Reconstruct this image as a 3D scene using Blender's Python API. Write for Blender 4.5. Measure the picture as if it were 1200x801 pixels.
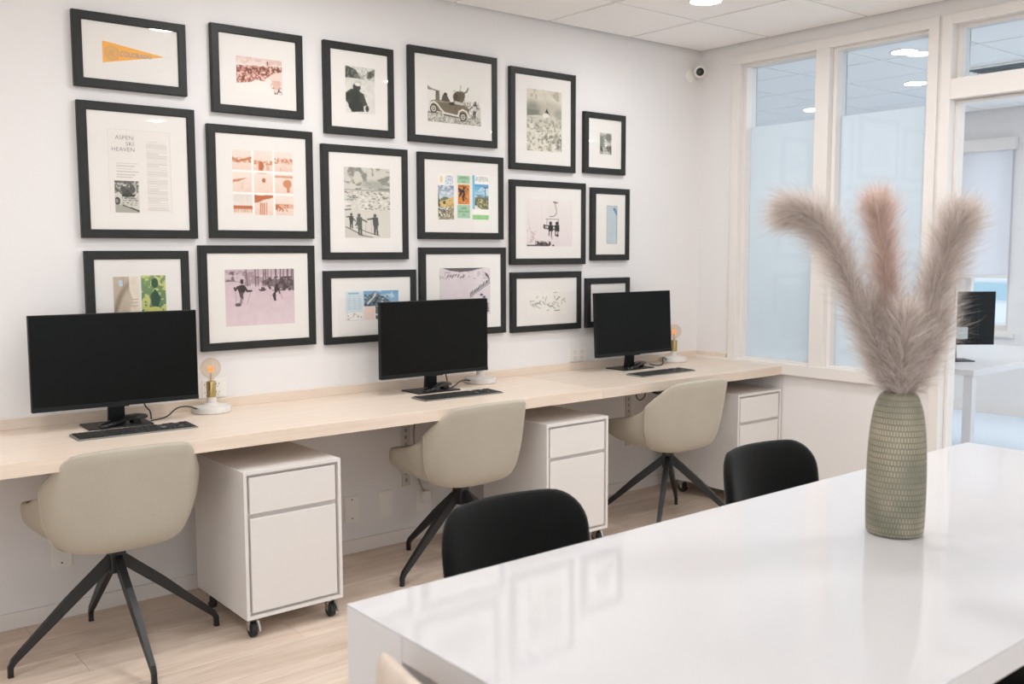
import bpy, bmesh, math, random
import numpy as np
from mathutils import Vector, Matrix

random.seed(7); np.random.seed(7)
SC = bpy.context.scene
COL = SC.collection
for o in list(bpy.data.objects):
    bpy.data.objects.remove(o, do_unlink=True)

# ------------------------------------------------------------------ camera
def cam_axes(yaw, pitch, roll):
    cy, sy, cp, sp = math.cos(yaw), math.sin(yaw), math.cos(pitch), math.sin(pitch)
    f = Vector((cy*cp, sy*cp, sp)); r = Vector((sy, -cy, 0)); u = r.cross(f)
    return math.cos(roll)*r+math.sin(roll)*u, -math.sin(roll)*r+math.cos(roll)*u, f
CAM = Vector((-4.618, -3.887, 1.3925))
cr, cu, cf = cam_axes(math.radians(50.958), math.radians(-5.296), math.radians(-0.159))
cd = bpy.data.cameras.new('camera'); cam = bpy.data.objects.new('camera', cd); COL.objects.link(cam)
cam.matrix_world = Matrix(((cr.x, cu.x, -cf.x, CAM.x), (cr.y, cu.y, -cf.y, CAM.y), (cr.z, cu.z, -cf.z, CAM.z), (0, 0, 0, 1)))
cd.sensor_fit = 'HORIZONTAL'; cd.sensor_width = 36.0; cd.lens = 36*1131.04/1200
cd.clip_start = 0.05
cd.dof.use_dof = True; cd.dof.focus_distance = 3.75; cd.dof.aperture_fstop = 4.0
SC.camera = cam

# ------------------------------------------------------------------ light and exposure
SKY = 1.6
LAMP = 138.0
vs = SC.view_settings
vs.view_transform = 'Standard'; vs.look = 'None'; vs.gamma = 1.0; vs.use_curve_mapping = False
vs.exposure = 0.29
w = bpy.data.worlds.new('sky'); SC.world = w; w.use_nodes = True
w.node_tree.nodes['Background'].inputs[0].default_value = (0.90, 0.95, 1.0, 1)
w.node_tree.nodes['Background'].inputs[1].default_value = SKY
SC.cycles.max_bounces = 14; SC.cycles.diffuse_bounces = 9; SC.cycles.transparent_max_bounces = 24
SC.cycles.transmission_bounces = 8; SC.cycles.glossy_bounces = 4
SC.cycles.sample_clamp_indirect = 6.0
SC.cycles.use_denoising = True

def portal(name, loc, rot, sx, sy):
    l = bpy.data.lights.new(name, 'AREA'); l.shape = 'RECTANGLE'; l.size = sx; l.size_y = sy
    l.cycles.is_portal = True
    o = bpy.data.objects.new(name, l); COL.objects.link(o); o.location = loc; o.rotation_euler = rot
    o['kind'] = 'helper'
    return o

# ------------------------------------------------------------------ material helpers
def lin(c):
    c = c/255.0
    return c/12.92 if c <= 0.04045 else ((c+0.055)/1.055)**2.4
def rgb(r, g, b): return (lin(r), lin(g), lin(b), 1.0)
MATS = {}
def base_mat(name):
    m = bpy.data.materials.new(name); m.use_nodes = True; MATS[name] = m
    nt = m.node_tree
    return m, nt, nt.nodes['Principled BSDF']
def N(nt, t, **kw):
    n = nt.nodes.new(t)
    for k, v in kw.items():
        if k in n.inputs.keys(): n.inputs[k].default_value = v
        else: setattr(n, k, v)
    return n
def mat(name, col, rough=0.5, metal=0.0, spec=0.5, noise=None, bump=None, coat=0.0, sheen=0.0, emit=None, coords='Object'):
    """noise=(scale, amount[, stretch xyz]) varies the colour, bump=(scale, strength, distance) the relief"""
    m, nt, p = base_mat(name)
    p.inputs['Base Color'].default_value = col; p.inputs['Roughness'].default_value = rough
    p.inputs['Metallic'].default_value = metal; p.inputs['Specular IOR Level'].default_value = spec
    p.inputs['Coat Weight'].default_value = coat
    if sheen:
        p.inputs['Sheen Weight'].default_value = sheen; p.inputs['Sheen Roughness'].default_value = 0.4
    tc = N(nt, 'ShaderNodeTexCoord')
    if noise:
        nz = N(nt, 'ShaderNodeTexNoise'); nz.inputs['Scale'].default_value = noise[0]; nz.inputs['Detail'].default_value = 4
        src = tc.outputs[coords]
        if len(noise) > 2:
            mp = N(nt, 'ShaderNodeMapping'); mp.inputs['Scale'].default_value = noise[2]
            nt.links.new(src, mp.inputs[0]); src = mp.outputs[0]
        nt.links.new(src, nz.inputs['Vector'])
        rp = N(nt, 'ShaderNodeValToRGB')
        a = noise[1]
        rp.color_ramp.elements[0].position = 0.3; rp.color_ramp.elements[1].position = 0.7
        rp.color_ramp.elements[0].color = (col[0]*(1-a), col[1]*(1-a), col[2]*(1-a), 1)
        rp.color_ramp.elements[1].color = (min(1, col[0]*(1+a)), min(1, col[1]*(1+a)), min(1, col[2]*(1+a)), 1)
        nt.links.new(nz.outputs['Fac'], rp.inputs[0]); nt.links.new(rp.outputs[0], p.inputs['Base Color'])
    if bump:
        nb = N(nt, 'ShaderNodeTexNoise'); nb.inputs['Scale'].default_value = bump[0]; nb.inputs['Detail'].default_value = 3
        nt.links.new(tc.outputs[coords], nb.inputs['Vector'])
        b = N(nt, 'ShaderNodeBump'); b.inputs['Strength'].default_value = bump[1]; b.inputs['Distance'].default_value = bump[2]
        nt.links.new(nb.outputs['Fac'], b.inputs['Height']); nt.links.new(b.outputs[0], p.inputs['Normal'])
    if emit:
        p.inputs['Emission Color'].default_value = emit[0]; p.inputs['Emission Strength'].default_value = emit[1]
    return m
def pane_mat(name, tint, rough=0.0, ior=1.45):
    m, nt, p = base_mat(name); nt.nodes.remove(p)
    out = nt.nodes['Material Output']
    lw_ = N(nt, 'ShaderNodeLayerWeight'); lw_.inputs['Blend'].default_value = 0.5
    pw = N(nt, 'ShaderNodeMath', operation='POWER'); pw.inputs[1].default_value = 4.5; nt.links.new(lw_.outputs['Facing'], pw.inputs[0])
    fr = N(nt, 'ShaderNodeMath', operation='MULTIPLY_ADD'); fr.inputs[1].default_value = 0.8; fr.inputs[2].default_value = ((ior-1)/(ior+1))**2; nt.links.new(pw.outputs[0], fr.inputs[0])
    t = N(nt, 'ShaderNodeBsdfTransparent'); t.inputs[0].default_value = tint
    g = N(nt, 'ShaderNodeBsdfGlossy'); g.inputs['Roughness'].default_value = rough
    mx = N(nt, 'ShaderNodeMixShader')
    nt.links.new(fr.outputs[0], mx.inputs[0]); nt.links.new(t.outputs[0], mx.inputs[1]); nt.links.new(g.outputs[0], mx.inputs[2])
    nt.links.new(mx.outputs[0], out.inputs[0])
    return m
def translucent_mat(name, col, trans=0.5, tcol=None):
    m, nt, p = base_mat(name); nt.nodes.remove(p)
    out = nt.nodes['Material Output']
    d = N(nt, 'ShaderNodeBsdfDiffuse'); d.inputs[0].default_value = col
    t = N(nt, 'ShaderNodeBsdfTranslucent'); t.inputs[0].default_value = tcol or col
    mx = N(nt, 'ShaderNodeMixShader'); mx.inputs[0].default_value = trans
    nt.links.new(d.outputs[0], mx.inputs[1]); nt.links.new(t.outputs[0], mx.inputs[2]); nt.links.new(mx.outputs[0], out.inputs[0])
    return m

# ------------------------------------------------------------------ object helpers
def link(name, me, parent=None):
    o = bpy.data.objects.new(name, me); COL.objects.link(o)
    if parent is not None: o.parent = parent
    return o
def thing(name, label, cat, loc=(0, 0, 0), rotz=0.0, group=None):
    o = bpy.data.objects.new(name, None); COL.objects.link(o)
    o.location = loc; o.rotation_euler = (0, 0, rotz); o.empty_display_size = 0.05
    return tag(o, label, cat, group)
def tag(o, label, cat, group=None, kind=None):
    o['label'] = label; o['category'] = cat
    if group: o['group'] = group
    if kind: o['kind'] = kind
    return o
def struct(o, label=None):
    o['kind'] = 'structure'
    if label: o['label'] = label
    return o
def finish(name, bm, m, parent=None, smooth=None, bevel=0.0, seg=2):
    if bevel:
        bmesh.ops.remove_doubles(bm, verts=bm.verts, dist=1e-6)
        es = [e for e in bm.edges if len(e.link_faces) == 2 and e.calc_face_angle(0) > 0.5]
        res = bmesh.ops.bevel(bm, geom=es, offset=bevel, segments=seg, affect='EDGES', profile=0.6)
        new = set(res['faces'])
        lay = bm.faces.layers.int.new('flatface')
        for f in bm.faces: f[lay] = 0 if f in new else 1
    bmesh.ops.recalc_face_normals(bm, faces=bm.faces)
    me = bpy.data.meshes.new(name); bm.to_mesh(me); bm.free()
    if m is not None: me.materials.append(MATS[m] if isinstance(m, str) else m)
    if smooth is not None:
        me.polygons.foreach_set('use_smooth', [True]*len(me.polygons))
        if smooth < 179: me.set_sharp_from_angle(angle=math.radians(smooth))
        if 'flatface' in me.attributes:      # large faces stay flat, only the rounded edges shade smoothly
            fl_ = np.zeros(len(me.polygons), np.int32); me.attributes['flatface'].data.foreach_get('value', fl_)
            me.polygons.foreach_set('use_smooth', (fl_ == 0).tolist())
    return link(name, me, parent)
def add_box(bm, x0, x1, y0, y1, z0, z1):
    v = [bm.verts.new(c) for c in ((x0, y0, z0), (x1, y0, z0), (x1, y1, z0), (x0, y1, z0), (x0, y0, z1), (x1, y0, z1), (x1, y1, z1), (x0, y1, z1))]
    for f in ((0, 3, 2, 1), (4, 5, 6, 7), (0, 1, 5, 4), (1, 2, 6, 5), (2, 3, 7, 6), (3, 0, 4, 7)): bm.faces.new([v[i] for i in f])
    return v
def box(name, x0, x1, y0, y1, z0, z1, m, parent=None, bevel=0.0, seg=2):
    bm = bmesh.new(); add_box(bm, min(x0, x1), max(x0, x1), min(y0, y1), max(y0, y1), min(z0, z1), max(z0, z1))
    return finish(name, bm, m, parent, smooth=35 if bevel else None, bevel=bevel, seg=seg)
def boxes(name, lst, m, parent=None, bevel=0.0):
    bm = bmesh.new()
    for b in lst: add_box(bm, *b)
    return finish(name, bm, m, parent, smooth=35 if bevel else None, bevel=bevel)
def add_loft(bm, rings, cap=True):
    """rings: lists of points, each ring closed"""
    R_ = [[bm.verts.new(c) for c in ring] for ring in rings]
    n = len(R_[0])
    for a, b in zip(R_[:-1], R_[1:]):
        for i in range(n): bm.faces.new((a[i], a[(i+1) % n], b[(i+1) % n], b[i]))
    if cap:
        bm.faces.new(R_[0][::-1]); bm.faces.new(R_[-1])
    return R_
def add_lathe(bm, prof, n=32, cx=0.0, cy=0.0):
    """prof: (radius, z) from the bottom upward; radius 0 closes with a pole"""
    prev = None
    for r, z in prof:
        if r <= 1e-7: cur = [bm.verts.new((cx, cy, z))]
        else: cur = [bm.verts.new((cx+r*math.cos(2*math.pi*i/n), cy+r*math.sin(2*math.pi*i/n), z)) for i in range(n)]
        if prev is not None:
            for i in range(n):
                j = (i+1) % n
                if len(prev) == 1 and len(cur) > 1: bm.faces.new((prev[0], cur[j], cur[i]))
                elif len(cur) == 1 and len(prev) > 1: bm.faces.new((prev[i], prev[j], cur[0]))
                elif len(cur) > 1: bm.faces.new((prev[i], prev[j], cur[j], cur[i]))
        prev = cur
def lathe(name, prof, m, parent=None, n=32, smooth=40, cx=0.0, cy=0.0):
    bm = bmesh.new(); add_lathe(bm, prof, n, cx, cy); return finish(name, bm, m, parent, smooth=smooth)
def catmull(P, k=6):
    P = [Vector(p) for p in P]; out = []
    for i in range(len(P)-1):
        a, b, c, d = P[max(i-1, 0)], P[i], P[i+1], P[min(i+2, len(P)-1)]
        for j in range(k):
            t = j/k
            out.append(0.5*((2*b)+(c-a)*t+(2*a-5*b+4*c-d)*t*t+(-a+3*b-3*c+d)*t**3))
    out.append(P[-1]); return out
def add_tube(bm, pts, rad, n=8, closed=False):
    pts = [Vector(p) for p in pts]; rings = []; up = Vector((0, 0, 1))
    L = len(pts)
    for i, p in enumerate(pts):
        d = (pts[min(i+1, L-1)]-pts[max(i-1, 0)]).normalized()
        if abs(d.dot(up)) > 0.95: up = Vector((1, 0, 0)) if abs(d.x) < 0.9 else Vector((0, 1, 0))
        a = d.cross(up).normalized(); b = a.cross(d).normalized(); up = b
        r = rad[i] if isinstance(rad, (list, tuple)) else rad
        rings.append([p+a*r*math.cos(2*math.pi*k/n)+b*r*math.sin(2*math.pi*k/n) for k in range(n)])
    add_loft(bm, rings)
def tube(name, pts, rad, m, parent=None, n=8, smooth_k=6):
    bm = bmesh.new(); add_tube(bm, catmull(pts, smooth_k) if smooth_k else pts, rad, n); return finish(name, bm, m, parent, smooth=50)
def add_bar(bm, secs):
    """secs: (centre, half-width vector, half-height vector) sections of a rectangular bar"""
    add_loft(bm, [[c-a-b, c+a-b, c+a+b, c-a+b] for c, a, b in [(Vector(c), Vector(a), Vector(b)) for c, a, b in secs]])
def copy_tree(o, parent=None):
    c = o.copy(); COL.objects.link(c); c.parent = parent
    for ch in list(o.children): copy_tree(ch, c)
    return c
def text_mesh(name, body, size, m, parent, loc, align='LEFT', sx=1.0, bold=0.0):
    """lettering lying in a wall plane: reads along +x, up +z, faces -y"""
    cu_ = bpy.data.curves.new(name, 'FONT'); cu_.body = body; cu_.size = size; cu_.align_x = align
    cu_.offset = bold; cu_.resolution_u = 3
    t = bpy.data.objects.new(name, cu_); COL.objects.link(t)
    dg = bpy.context.evaluated_depsgraph_get(); me = bpy.data.meshes.new_from_object(t.evaluated_get(dg))
    bpy.data.objects.remove(t, do_unlink=True)
    me.transform(Matrix.Rotation(math.pi/2, 4, 'X') @ Matrix.Diagonal((sx, 1, 1, 1)))
    me.materials.clear(); me.materials.append(MATS[m])
    o = link(name, me, parent); o.location = loc
    return o
def pad(name, outline, thick, m, parent=None, bend=None, rings=7, puff=0.5, smooth=180):
    """closed cushion over a 2-D outline (u, v); bend(u, v, t) places it, t in -1..1 through the thickness"""
    bm = bmesh.new(); cu_ = sum(p[0] for p in outline)/len(outline); cv = sum(p[1] for p in outline)/len(outline)
    ring_list = []
    S = [0.04]+[(i/rings)**0.75 for i in range(1, rings)]+[0.965, 1.0]
    def prof(s): return max(0.0, 1-s**(2/puff))**0.5 if s < 1 else 0.0
    for side in (1, -1):
        seq = S if side == 1 else S[::-1][1:]
        for s in seq: ring_list.append([bend(cu_+(u-cu_)*s, cv+(v-cv)*s, side*thick/2*prof(s)) for u, v in outline])
    add_loft(bm, ring_list)
    return finish(name, bm, m, parent, smooth=smooth)
def round_rect(u0, u1, v0, v1, r, k=6):
    rs = r if isinstance(r, (list, tuple)) else (r, r, r, r); out = []
    for (cx, cy, a0), rr in zip(((u1, v1, 0), (u0, v1, 90), (u0, v0, 180), (u1, v0, 270)), rs):
        sx = -1 if cx == u1 else 1; sy = -1 if cy == v1 else 1
        for i in range(k+1):
            a = math.radians(a0+90*i/k); out.append((cx+sx*rr+rr*math.cos(a), cy+sy*rr+rr*math.sin(a)))
    # even out long sides
    full = []
    for i, p in enumerate(out):
        q = out[(i+1) % len(out)]; d = math.hypot(q[0]-p[0], q[1]-p[1]); n = max(1, int(d/0.03))
        full += [(p[0]+(q[0]-p[0])*j/n, p[1]+(q[1]-p[1])*j/n) for j in range(n)]
    return full
# ------------------------------------------------------------------ materials
mat('wall_paint', rgb(225, 222, 220), 0.75, spec=0.3, bump=(220, 0.12, 0.002))
mat('trim_paint', rgb(225, 220, 215), 0.5, spec=0.4)
mat('ceiling_tile', rgb(244, 243, 242), 0.9, spec=0.2, noise=(260, 0.05), bump=(300, 0.35, 0.002))
mat('grid_white', rgb(240, 236, 231), 0.6)
mat('white_laminate', rgb(222, 218, 214), 0.4, spec=0.4)
mat('gloss_white', rgb(201, 199, 200), 0.05, spec=0.35)
mat('satin_white', rgb(204, 202, 202), 0.35)
mat('black_frame', rgb(34, 35, 33), 0.5, spec=0.35, noise=(60, 0.18, (1, 1, 1)))
mat('mat_board', rgb(233, 229, 225), 0.85, spec=0.2)
mat('monitor_plastic', rgb(22, 24, 24), 0.45, spec=0.25)
mat('monitor_screen', rgb(12, 13, 12), 0.36, spec=0.15)
mat('black_metal', rgb(28, 30, 31), 0.42, spec=0.5)
mat('black_velvet', rgb(13, 14, 13), 0.85, spec=0.2, sheen=0.10, noise=(40, 0.15), bump=(500, 0.3, 0.0015))
mat('key_dark', rgb(44, 46, 44), 0.5, noise=(70, 0.35))
mat('key_body', rgb(132, 134, 130), 0.4, metal=0.3)
mat('rubber', rgb(30, 30, 30), 0.6)
mat('chrome', rgb(205, 205, 200), 0.22, metal=0.9)
mat('brass', rgb(190, 165, 112), 0.28, metal=0.95)
mat('concrete', rgb(214, 209, 202), 0.8, spec=0.25, noise=(45, 0.06), bump=(160, 0.25, 0.001))
mat('cable_black', rgb(32, 33, 33), 0.5)
mat('cable_blue', rgb(28, 44, 58), 0.5)
mat('cable_grey', rgb(150, 146, 140), 0.6)
mat('bracket_grey', rgb(205, 200, 192), 0.5)
mat('outlet_white', rgb(232, 228, 222), 0.4)
mat('slot_dark', rgb(60, 58, 55), 0.6)
mat('carpet', rgb(214, 222, 230), 0.95, spec=0.1, noise=(120, 0.12), bump=(600, 0.5, 0.003))  # grey carpet with the blue of the daylight put into its colour
mat('filament', rgb(255, 170, 80), 0.4, emit=(rgb(255, 150, 60), 0.5))  # orange glow added to the wire, the bulbs are not lit
mat('lamp_lens', rgb(255, 250, 244), 0.4, emit=((0.98, 0.985, 1.0, 1), LAMP))
mat('camera_black', rgb(18, 18, 19), 0.15, spec=0.6)
mat('vent_grey', rgb(180, 188, 192), 0.5)
pane_mat('picture_glass', (0.985, 0.985, 0.98, 1), 0.0, 1.38)
pane_mat('clear_glass', (0.925, 0.958, 0.98, 1), 0.0, 1.4)
pane_mat('bulb_glass', (0.96, 0.90, 0.82, 1), 0.0, 1.5)
translucent_mat('frosted', (0.89, 0.895, 0.895, 1), 0.58)
translucent_mat('shade_cloth', (0.86, 0.86, 0.88, 1), 0.55)

def wood_mat(name, c1, c2, rough, scale=(1.2, 14, 14), per_object=True, fine=0.5):
    m, nt, p = base_mat(name)
    tc = N(nt, 'ShaderNodeTexCoord'); mp = N(nt, 'ShaderNodeMapping'); mp.inputs['Scale'].default_value = scale
    nt.links.new(tc.outputs['Object'], mp.inputs[0]); src = mp.outputs[0]
    if per_object:
        oi = N(nt, 'ShaderNodeObjectInfo'); ml = N(nt, 'ShaderNodeMath', operation='MULTIPLY'); ml.inputs[1].default_value = 57.0
        nt.links.new(oi.outputs['Random'], ml.inputs[0])
        ad = N(nt, 'ShaderNodeVectorMath', operation='ADD'); nt.links.new(src, ad.inputs[0]); nt.links.new(ml.outputs[0], ad.inputs[1]); src = ad.outputs[0]
    n1 = N(nt, 'ShaderNodeTexNoise'); n1.inputs['Scale'].default_value = 1.6; n1.inputs['Detail'].default_value = 6; n1.inputs['Distortion'].default_value = 0.8
    nt.links.new(src, n1.inputs['Vector'])
    n2 = N(nt, 'ShaderNodeTexNoise'); n2.inputs['Scale'].default_value = 9.0; n2.inputs['Detail'].default_value = 3
    nt.links.new(src, n2.inputs['Vector'])
    mx = N(nt, 'ShaderNodeMix'); mx.inputs['Factor'].default_value = fine*0.6
    nt.links.new(n1.outputs['Fac'], mx.inputs['A']); nt.links.new(n2.outputs['Fac'], mx.inputs['B'])
    rp = N(nt, 'ShaderNodeValToRGB'); rp.color_ramp.elements[0].position = 0.34; rp.color_ramp.elements[1].position = 0.66
    rp.color_ramp.elements[0].color = c1; rp.color_ramp.elements[1].color = c2
    nt.links.new(mx.outputs['Result'], rp.inputs[0])
    last = rp.outputs[0]
    if per_object:
        hs = N(nt, 'ShaderNodeHueSaturation'); mr = N(nt, 'ShaderNodeMapRange'); mr.inputs['To Min'].default_value = 0.93; mr.inputs['To Max'].default_value = 1.07
        nt.links.new(oi.outputs['Random'], mr.inputs['Value']); nt.links.new(mr.outputs[0], hs.inputs['Value']); nt.links.new(last, hs.inputs['Color']); last = hs.outputs[0]
    nt.links.new(last, p.inputs['Base Color']); p.inputs['Roughness'].default_value = rough; p.inputs['Specular IOR Level'].default_value = 0.35
    b = N(nt, 'ShaderNodeBump'); b.inputs['Strength'].default_value = 0.15; b.inputs['Distance'].default_value = 0.001
    nt.links.new(n2.outputs['Fac'], b.inputs['Height']); nt.links.new(b.outputs[0], p.inputs['Normal'])
    return m
wood_mat('oak_floor', rgb(194, 174, 156), rgb(222, 206, 191), 0.42, scale=(0.9, 9, 9))
wood_mat('desk_wood', rgb(214, 197, 179), rgb(225, 210, 195), 0.34, scale=(1.0, 16, 16), fine=0.7)
wood_mat('pale_wood', rgb(192, 175, 160), rgb(208, 194, 180), 0.45, scale=(14, 14, 1.4))

# woven upholstery of the swivel chairs
def fabric(name, c, amt=0.08):
    m, nt, p = base_mat(name); tc = N(nt, 'ShaderNodeTexCoord')
    a = N(nt, 'ShaderNodeTexNoise'); a.inputs['Scale'].default_value = 420; a.inputs['Detail'].default_value = 2
    b = N(nt, 'ShaderNodeTexNoise'); b.inputs['Scale'].default_value = 6; b.inputs['Detail'].default_value = 3
    for n_ in (a, b): nt.links.new(tc.outputs['Object'], n_.inputs['Vector'])
    mx = N(nt, 'ShaderNodeMix'); mx.inputs['Factor'].default_value = 0.35
    nt.links.new(a.outputs['Fac'], mx.inputs['A']); nt.links.new(b.outputs['Fac'], mx.inputs['B'])
    rp = N(nt, 'ShaderNodeValToRGB'); rp.color_ramp.elements[0].position = 0.35; rp.color_ramp.elements[1].position = 0.65
    rp.color_ramp.elements[0].color = tuple(x*(1-amt) for x in c[:3])+(1,); rp.color_ramp.elements[1].color = tuple(x*(1+amt) for x in c[:3])+(1,)
    nt.links.new(mx.outputs['Result'], rp.inputs[0]); nt.links.new(rp.outputs[0], p.inputs['Base Color'])
    bp = N(nt, 'ShaderNodeBump'); bp.inputs['Strength'].default_value = 0.35; bp.inputs['Distance'].default_value = 0.0012
    nt.links.new(a.outputs['Fac'], bp.inputs['Height']); nt.links.new(bp.outputs[0], p.inputs['Normal'])
    p.inputs['Roughness'].default_value = 0.9; p.inputs['Specular IOR Level'].default_value = 0.2
    p.inputs['Sheen Weight'].default_value = 0.15
fabric('oat_fabric', rgb(176, 168, 153))

# ------------------------------------------------------------------ room shell
H = 2.586; XW, YS = -6.4, -6.2; XF = 3.78; YN2, YS2 = 3.0, -6.2; TH = 0.14
def wall_with_openings(name, axis, at0, at1, u0, u1, z0, z1, ops, m='wall_paint'):
    """wall slab between at0..at1 on one axis, u along the other; ops = (ua, ub, za, zb)"""
    bm = bmesh.new(); us = sorted({u0, u1, *[o for q in ops for o in q[:2]]}); zs = sorted({z0, z1, *[o for q in ops for o in q[2:]]})
    for ua, ub in zip(us[:-1], us[1:]):
        for za, zb in zip(zs[:-1], zs[1:]):
            cu_, cz = (ua+ub)/2, (za+zb)/2
            if any(q[0] < cu_ < q[1] and q[2] < cz < q[3] for q in ops): continue
            if axis == 'x': add_box(bm, at0, at1, ua, ub, za, zb)
            else: add_box(bm, ua, ub, at0, at1, za, zb)
    return struct(finish(name, bm, m))
wall_with_openings('wall_north', 'y', 0.0, 0.12, XW-0.2, 0.0, 0.0, H+0.05, [])
DOOR_A, DOOR_B = -1.56, -2.50
wall_with_openings('wall_east', 'x', 0.0, TH, YS, 0.0, 0.0, H+0.05,
                   [(-1.45, -0.28, 0.735, 2.49), (DOOR_B-0.03, DOOR_A+0.03, 0.0, 2.50)])
SOUTH_WIN = [(-6.2, -4.2, 0.08, 2.50), (-4.1, -2.0, 0.08, 2.50)]  # unseen windows, added and sized to let daylight in
WEST_WIN = [(-6.0, -4.4, 0.06, 2.50), (-4.3, -2.7, 0.06, 2.50)]
wall_with_openings('wall_south', 'y', YS-0.14, YS, XW-0.2, 0.14, 0.0, H+0.05, SOUTH_WIN)
wall_with_openings('wall_west', 'x', XW-0.14, XW, YS-0.1, 0.0, 0.0, H+0.05, WEST_WIN)
FAR_WIN = [(-0.20, 0.20, 0.72, 2.33), (0.26, 1.66, 0.72, 2.33), (-5.8, -3.4, 0.3, 2.45), (-3.3, -0.9, 0.3, 2.45)]  # last pair is out of view, added to brighten the far office
wall_with_openings('wall_far', 'x', XF, XF+0.14, YS2, YN2, 0.0, H+0.05, FAR_WIN)
wall_with_openings('wall_far_north', 'y', YN2, YN2+0.12, TH-0.12, XF+0.14, 0.0, H+0.05, [])
FARS_WIN = [(0.5, 3.5, 0.3, 2.45)]  # unseen opening, added for more light in the far office
wall_with_openings('wall_far_south', 'y', YS2-0.14, YS2, 0.14, XF+0.14, 0.0, H+0.05, FARS_WIN)
wall_with_openings('wall_far_west', 'x', 0.02, TH, 0.12, YN2, 0.0, H+0.05, [])

# skirting boards
struct(box('baseboard_north', XW, 0, -0.012, 0.0, 0, 0.062, 'trim_paint', bevel=0.002))
struct(box('baseboard_east', -0.012, 0.0, DOOR_A+0.075, -0.013, 0, 0.062, 'trim_paint', bevel=0.002))
struct(box('baseboard_far', XF-0.014, XF, YS2, YN2, 0, 0.10, 'trim_paint', bevel=0.003))

# floor: oak planks running along the gallery wall
fl = struct(box('floor', XW-0.1, TH*0.5, YS-0.1, 0.1, -0.05, -0.006, 'slot_dark'))
PL, PW = 1.30, 0.19
def plank_mesh(L, W_):
    bm = bmesh.new(); add_box(bm, 0, L-0.0012, 0, W_-0.0012, -0.006, 0.0)
    bmesh.ops.bevel(bm, geom=[e for e in bm.edges if all(v.co.z > -0.001 for v in e.verts)], offset=0.0008, segments=1, affect='EDGES')
    me = bpy.data.meshes.new('plank'); bm.to_mesh(me); bm.free(); me.materials.append(MATS['oak_floor']); return me
full_plank = plank_mesh(PL, PW)
y = 0.0; row = 0
while y > YS-0.05:
    y -= PW; off = (row*0.47) % 1.0*PL; x = TH*0.5-off
    if off > 0.02: o = link('plank', plank_mesh(off, PW), fl); o.location = (TH*0.5-off, y, 0)
    while x > XW-0.05:
        x -= PL; o = link('plank', full_plank, fl); o.location = (x, y, 0)
    row += 1
struct(box('floor_far', TH*0.5, XF+0.1, YS2-0.1, YN2+0.1, -0.05, 0.0, 'carpet'))

# ceilings: lay-in tiles, each a piece, in a white grid
def ceiling(name, x0, x1, y0, y1, gx, gy, P):
    c = struct(box(name, x0-0.05, x1+0.05, y0-0.05, y1+0.05, H+0.03, H+0.07, 'slot_dark'))  # dark backing stands in for shade in the gaps around the tiles
    xs = [x0]+sorted(g for g in [gx+P*k for k in range(-20, 20)] if x0+0.03 < g < x1-0.03)+[x1]
    ys = [y0]+sorted(g for g in [gy+P*k for k in range(-20, 20)] if y0+0.03 < g < y1-0.03)+[y1]
    cache = {}
    for xa, xb in zip(xs[:-1], xs[1:]):
        for ya, yb in zip(ys[:-1], ys[1:]):
            e_ = (xa == x0, xb == x1, ya == y0, yb == y1); k = (round(xb-xa, 3), round(yb-ya, 3), e_)
            if k not in cache:
                bm = bmesh.new(); g = [0.018 if q else 0.0105 for q in e_]; add_box(bm, g[0], xb-xa-g[1], g[2], yb-ya-g[3], 0.0, 0.016)
                bmesh.ops.bevel(bm, geom=[e for e in bm.edges if all(v.co.z < 0.001 for v in e.verts)], offset=0.003, segments=1, affect='EDGES')
                bmesh.ops.recalc_face_normals(bm, faces=bm.faces)
                me = bpy.data.meshes.new('ceiling_tile'); bm.to_mesh(me); bm.free(); me.materials.append(MATS['ceiling_tile']); cache[k] = me
            o = link('ceiling_tile', cache[k], c); o.location = (xa, ya, H)
    for g in xs[1:-1]: box('grid_bar', g-0.0065, g+0.0065, y0, y1, H+0.006, H+0.03, 'grid_white', c)
    for g in ys[1:-1]: box('grid_bar', x0, x1, g-0.0065, g+0.0065, H+0.006, H+0.03, 'grid_white', c)
    return c
GP = 0.606
ceiling('ceiling', XW, 0.0, YS, 0.0, -0.013, -0.497, GP)
ceiling('ceiling_far', TH, XF, YS2, YN2, 1.09, 0.065, GP)

# glazing of the partition
GX = 0.072
def glazed(name, ya, yb, z0, z1, film_top=None, label=None):
    """pane recessed in a reveal with stops on all sides; ya > yb"""
    w_ = struct(thing(name, label, 'window')); del w_['category']
    st = 0.022
    boxes('stop', [(0.028, TH-0.02, ya-st, ya, z0, z1), (0.028, TH-0.02, yb, yb+st, z0, z1), (0.028, TH-0.02, yb+st, ya-st, z1-st*0.6, z1), (0.028, TH-0.02, yb+st, ya-st, z0, z0+st*0.4)], 'trim_paint', w_, bevel=0.002)
    box('pane', GX, GX+0.008, yb+st-0.004, ya-st+0.004, z0+0.006, z1-0.01, 'clear_glass', w_)
    if film_top: box('frosted_film', GX+0.0085, GX+0.0095, yb+st-0.004, ya-st+0.004, z0+0.006, film_top, 'frosted', w_)
    return w_
glazed('window_1', -0.300, -0.803, 0.765, 2.468, 2.115, 'frosted partition pane beside the desk corner with clear strip on top')
glazed('window_2', -0.886, -1.430, 0.765, 2.468, 2.115, 'frosted partition pane next to the doorway with clear strip on top')
# casing pieces, each a trim of its own, standing a little proud of the wall
tr = [(-0.245, -0.300, 0.765, 2.468), (-0.803, -0.886, 0.765, 2.468), (-1.430, -1.482, 0.765, 2.468), (-0.245, -1.482, 2.468, 2.520)]
for i, (a, b, z0, z1) in enumerate(tr): struct(box('trim_%d' % (i+1), -0.012, TH+0.004, b, a, z0, z1, 'trim_paint', bevel=0.002))
struct(box('trim_5', -0.030, TH, -1.482, -0.003, 0.703, 0.765, 'trim_paint', bevel=0.003))
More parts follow.
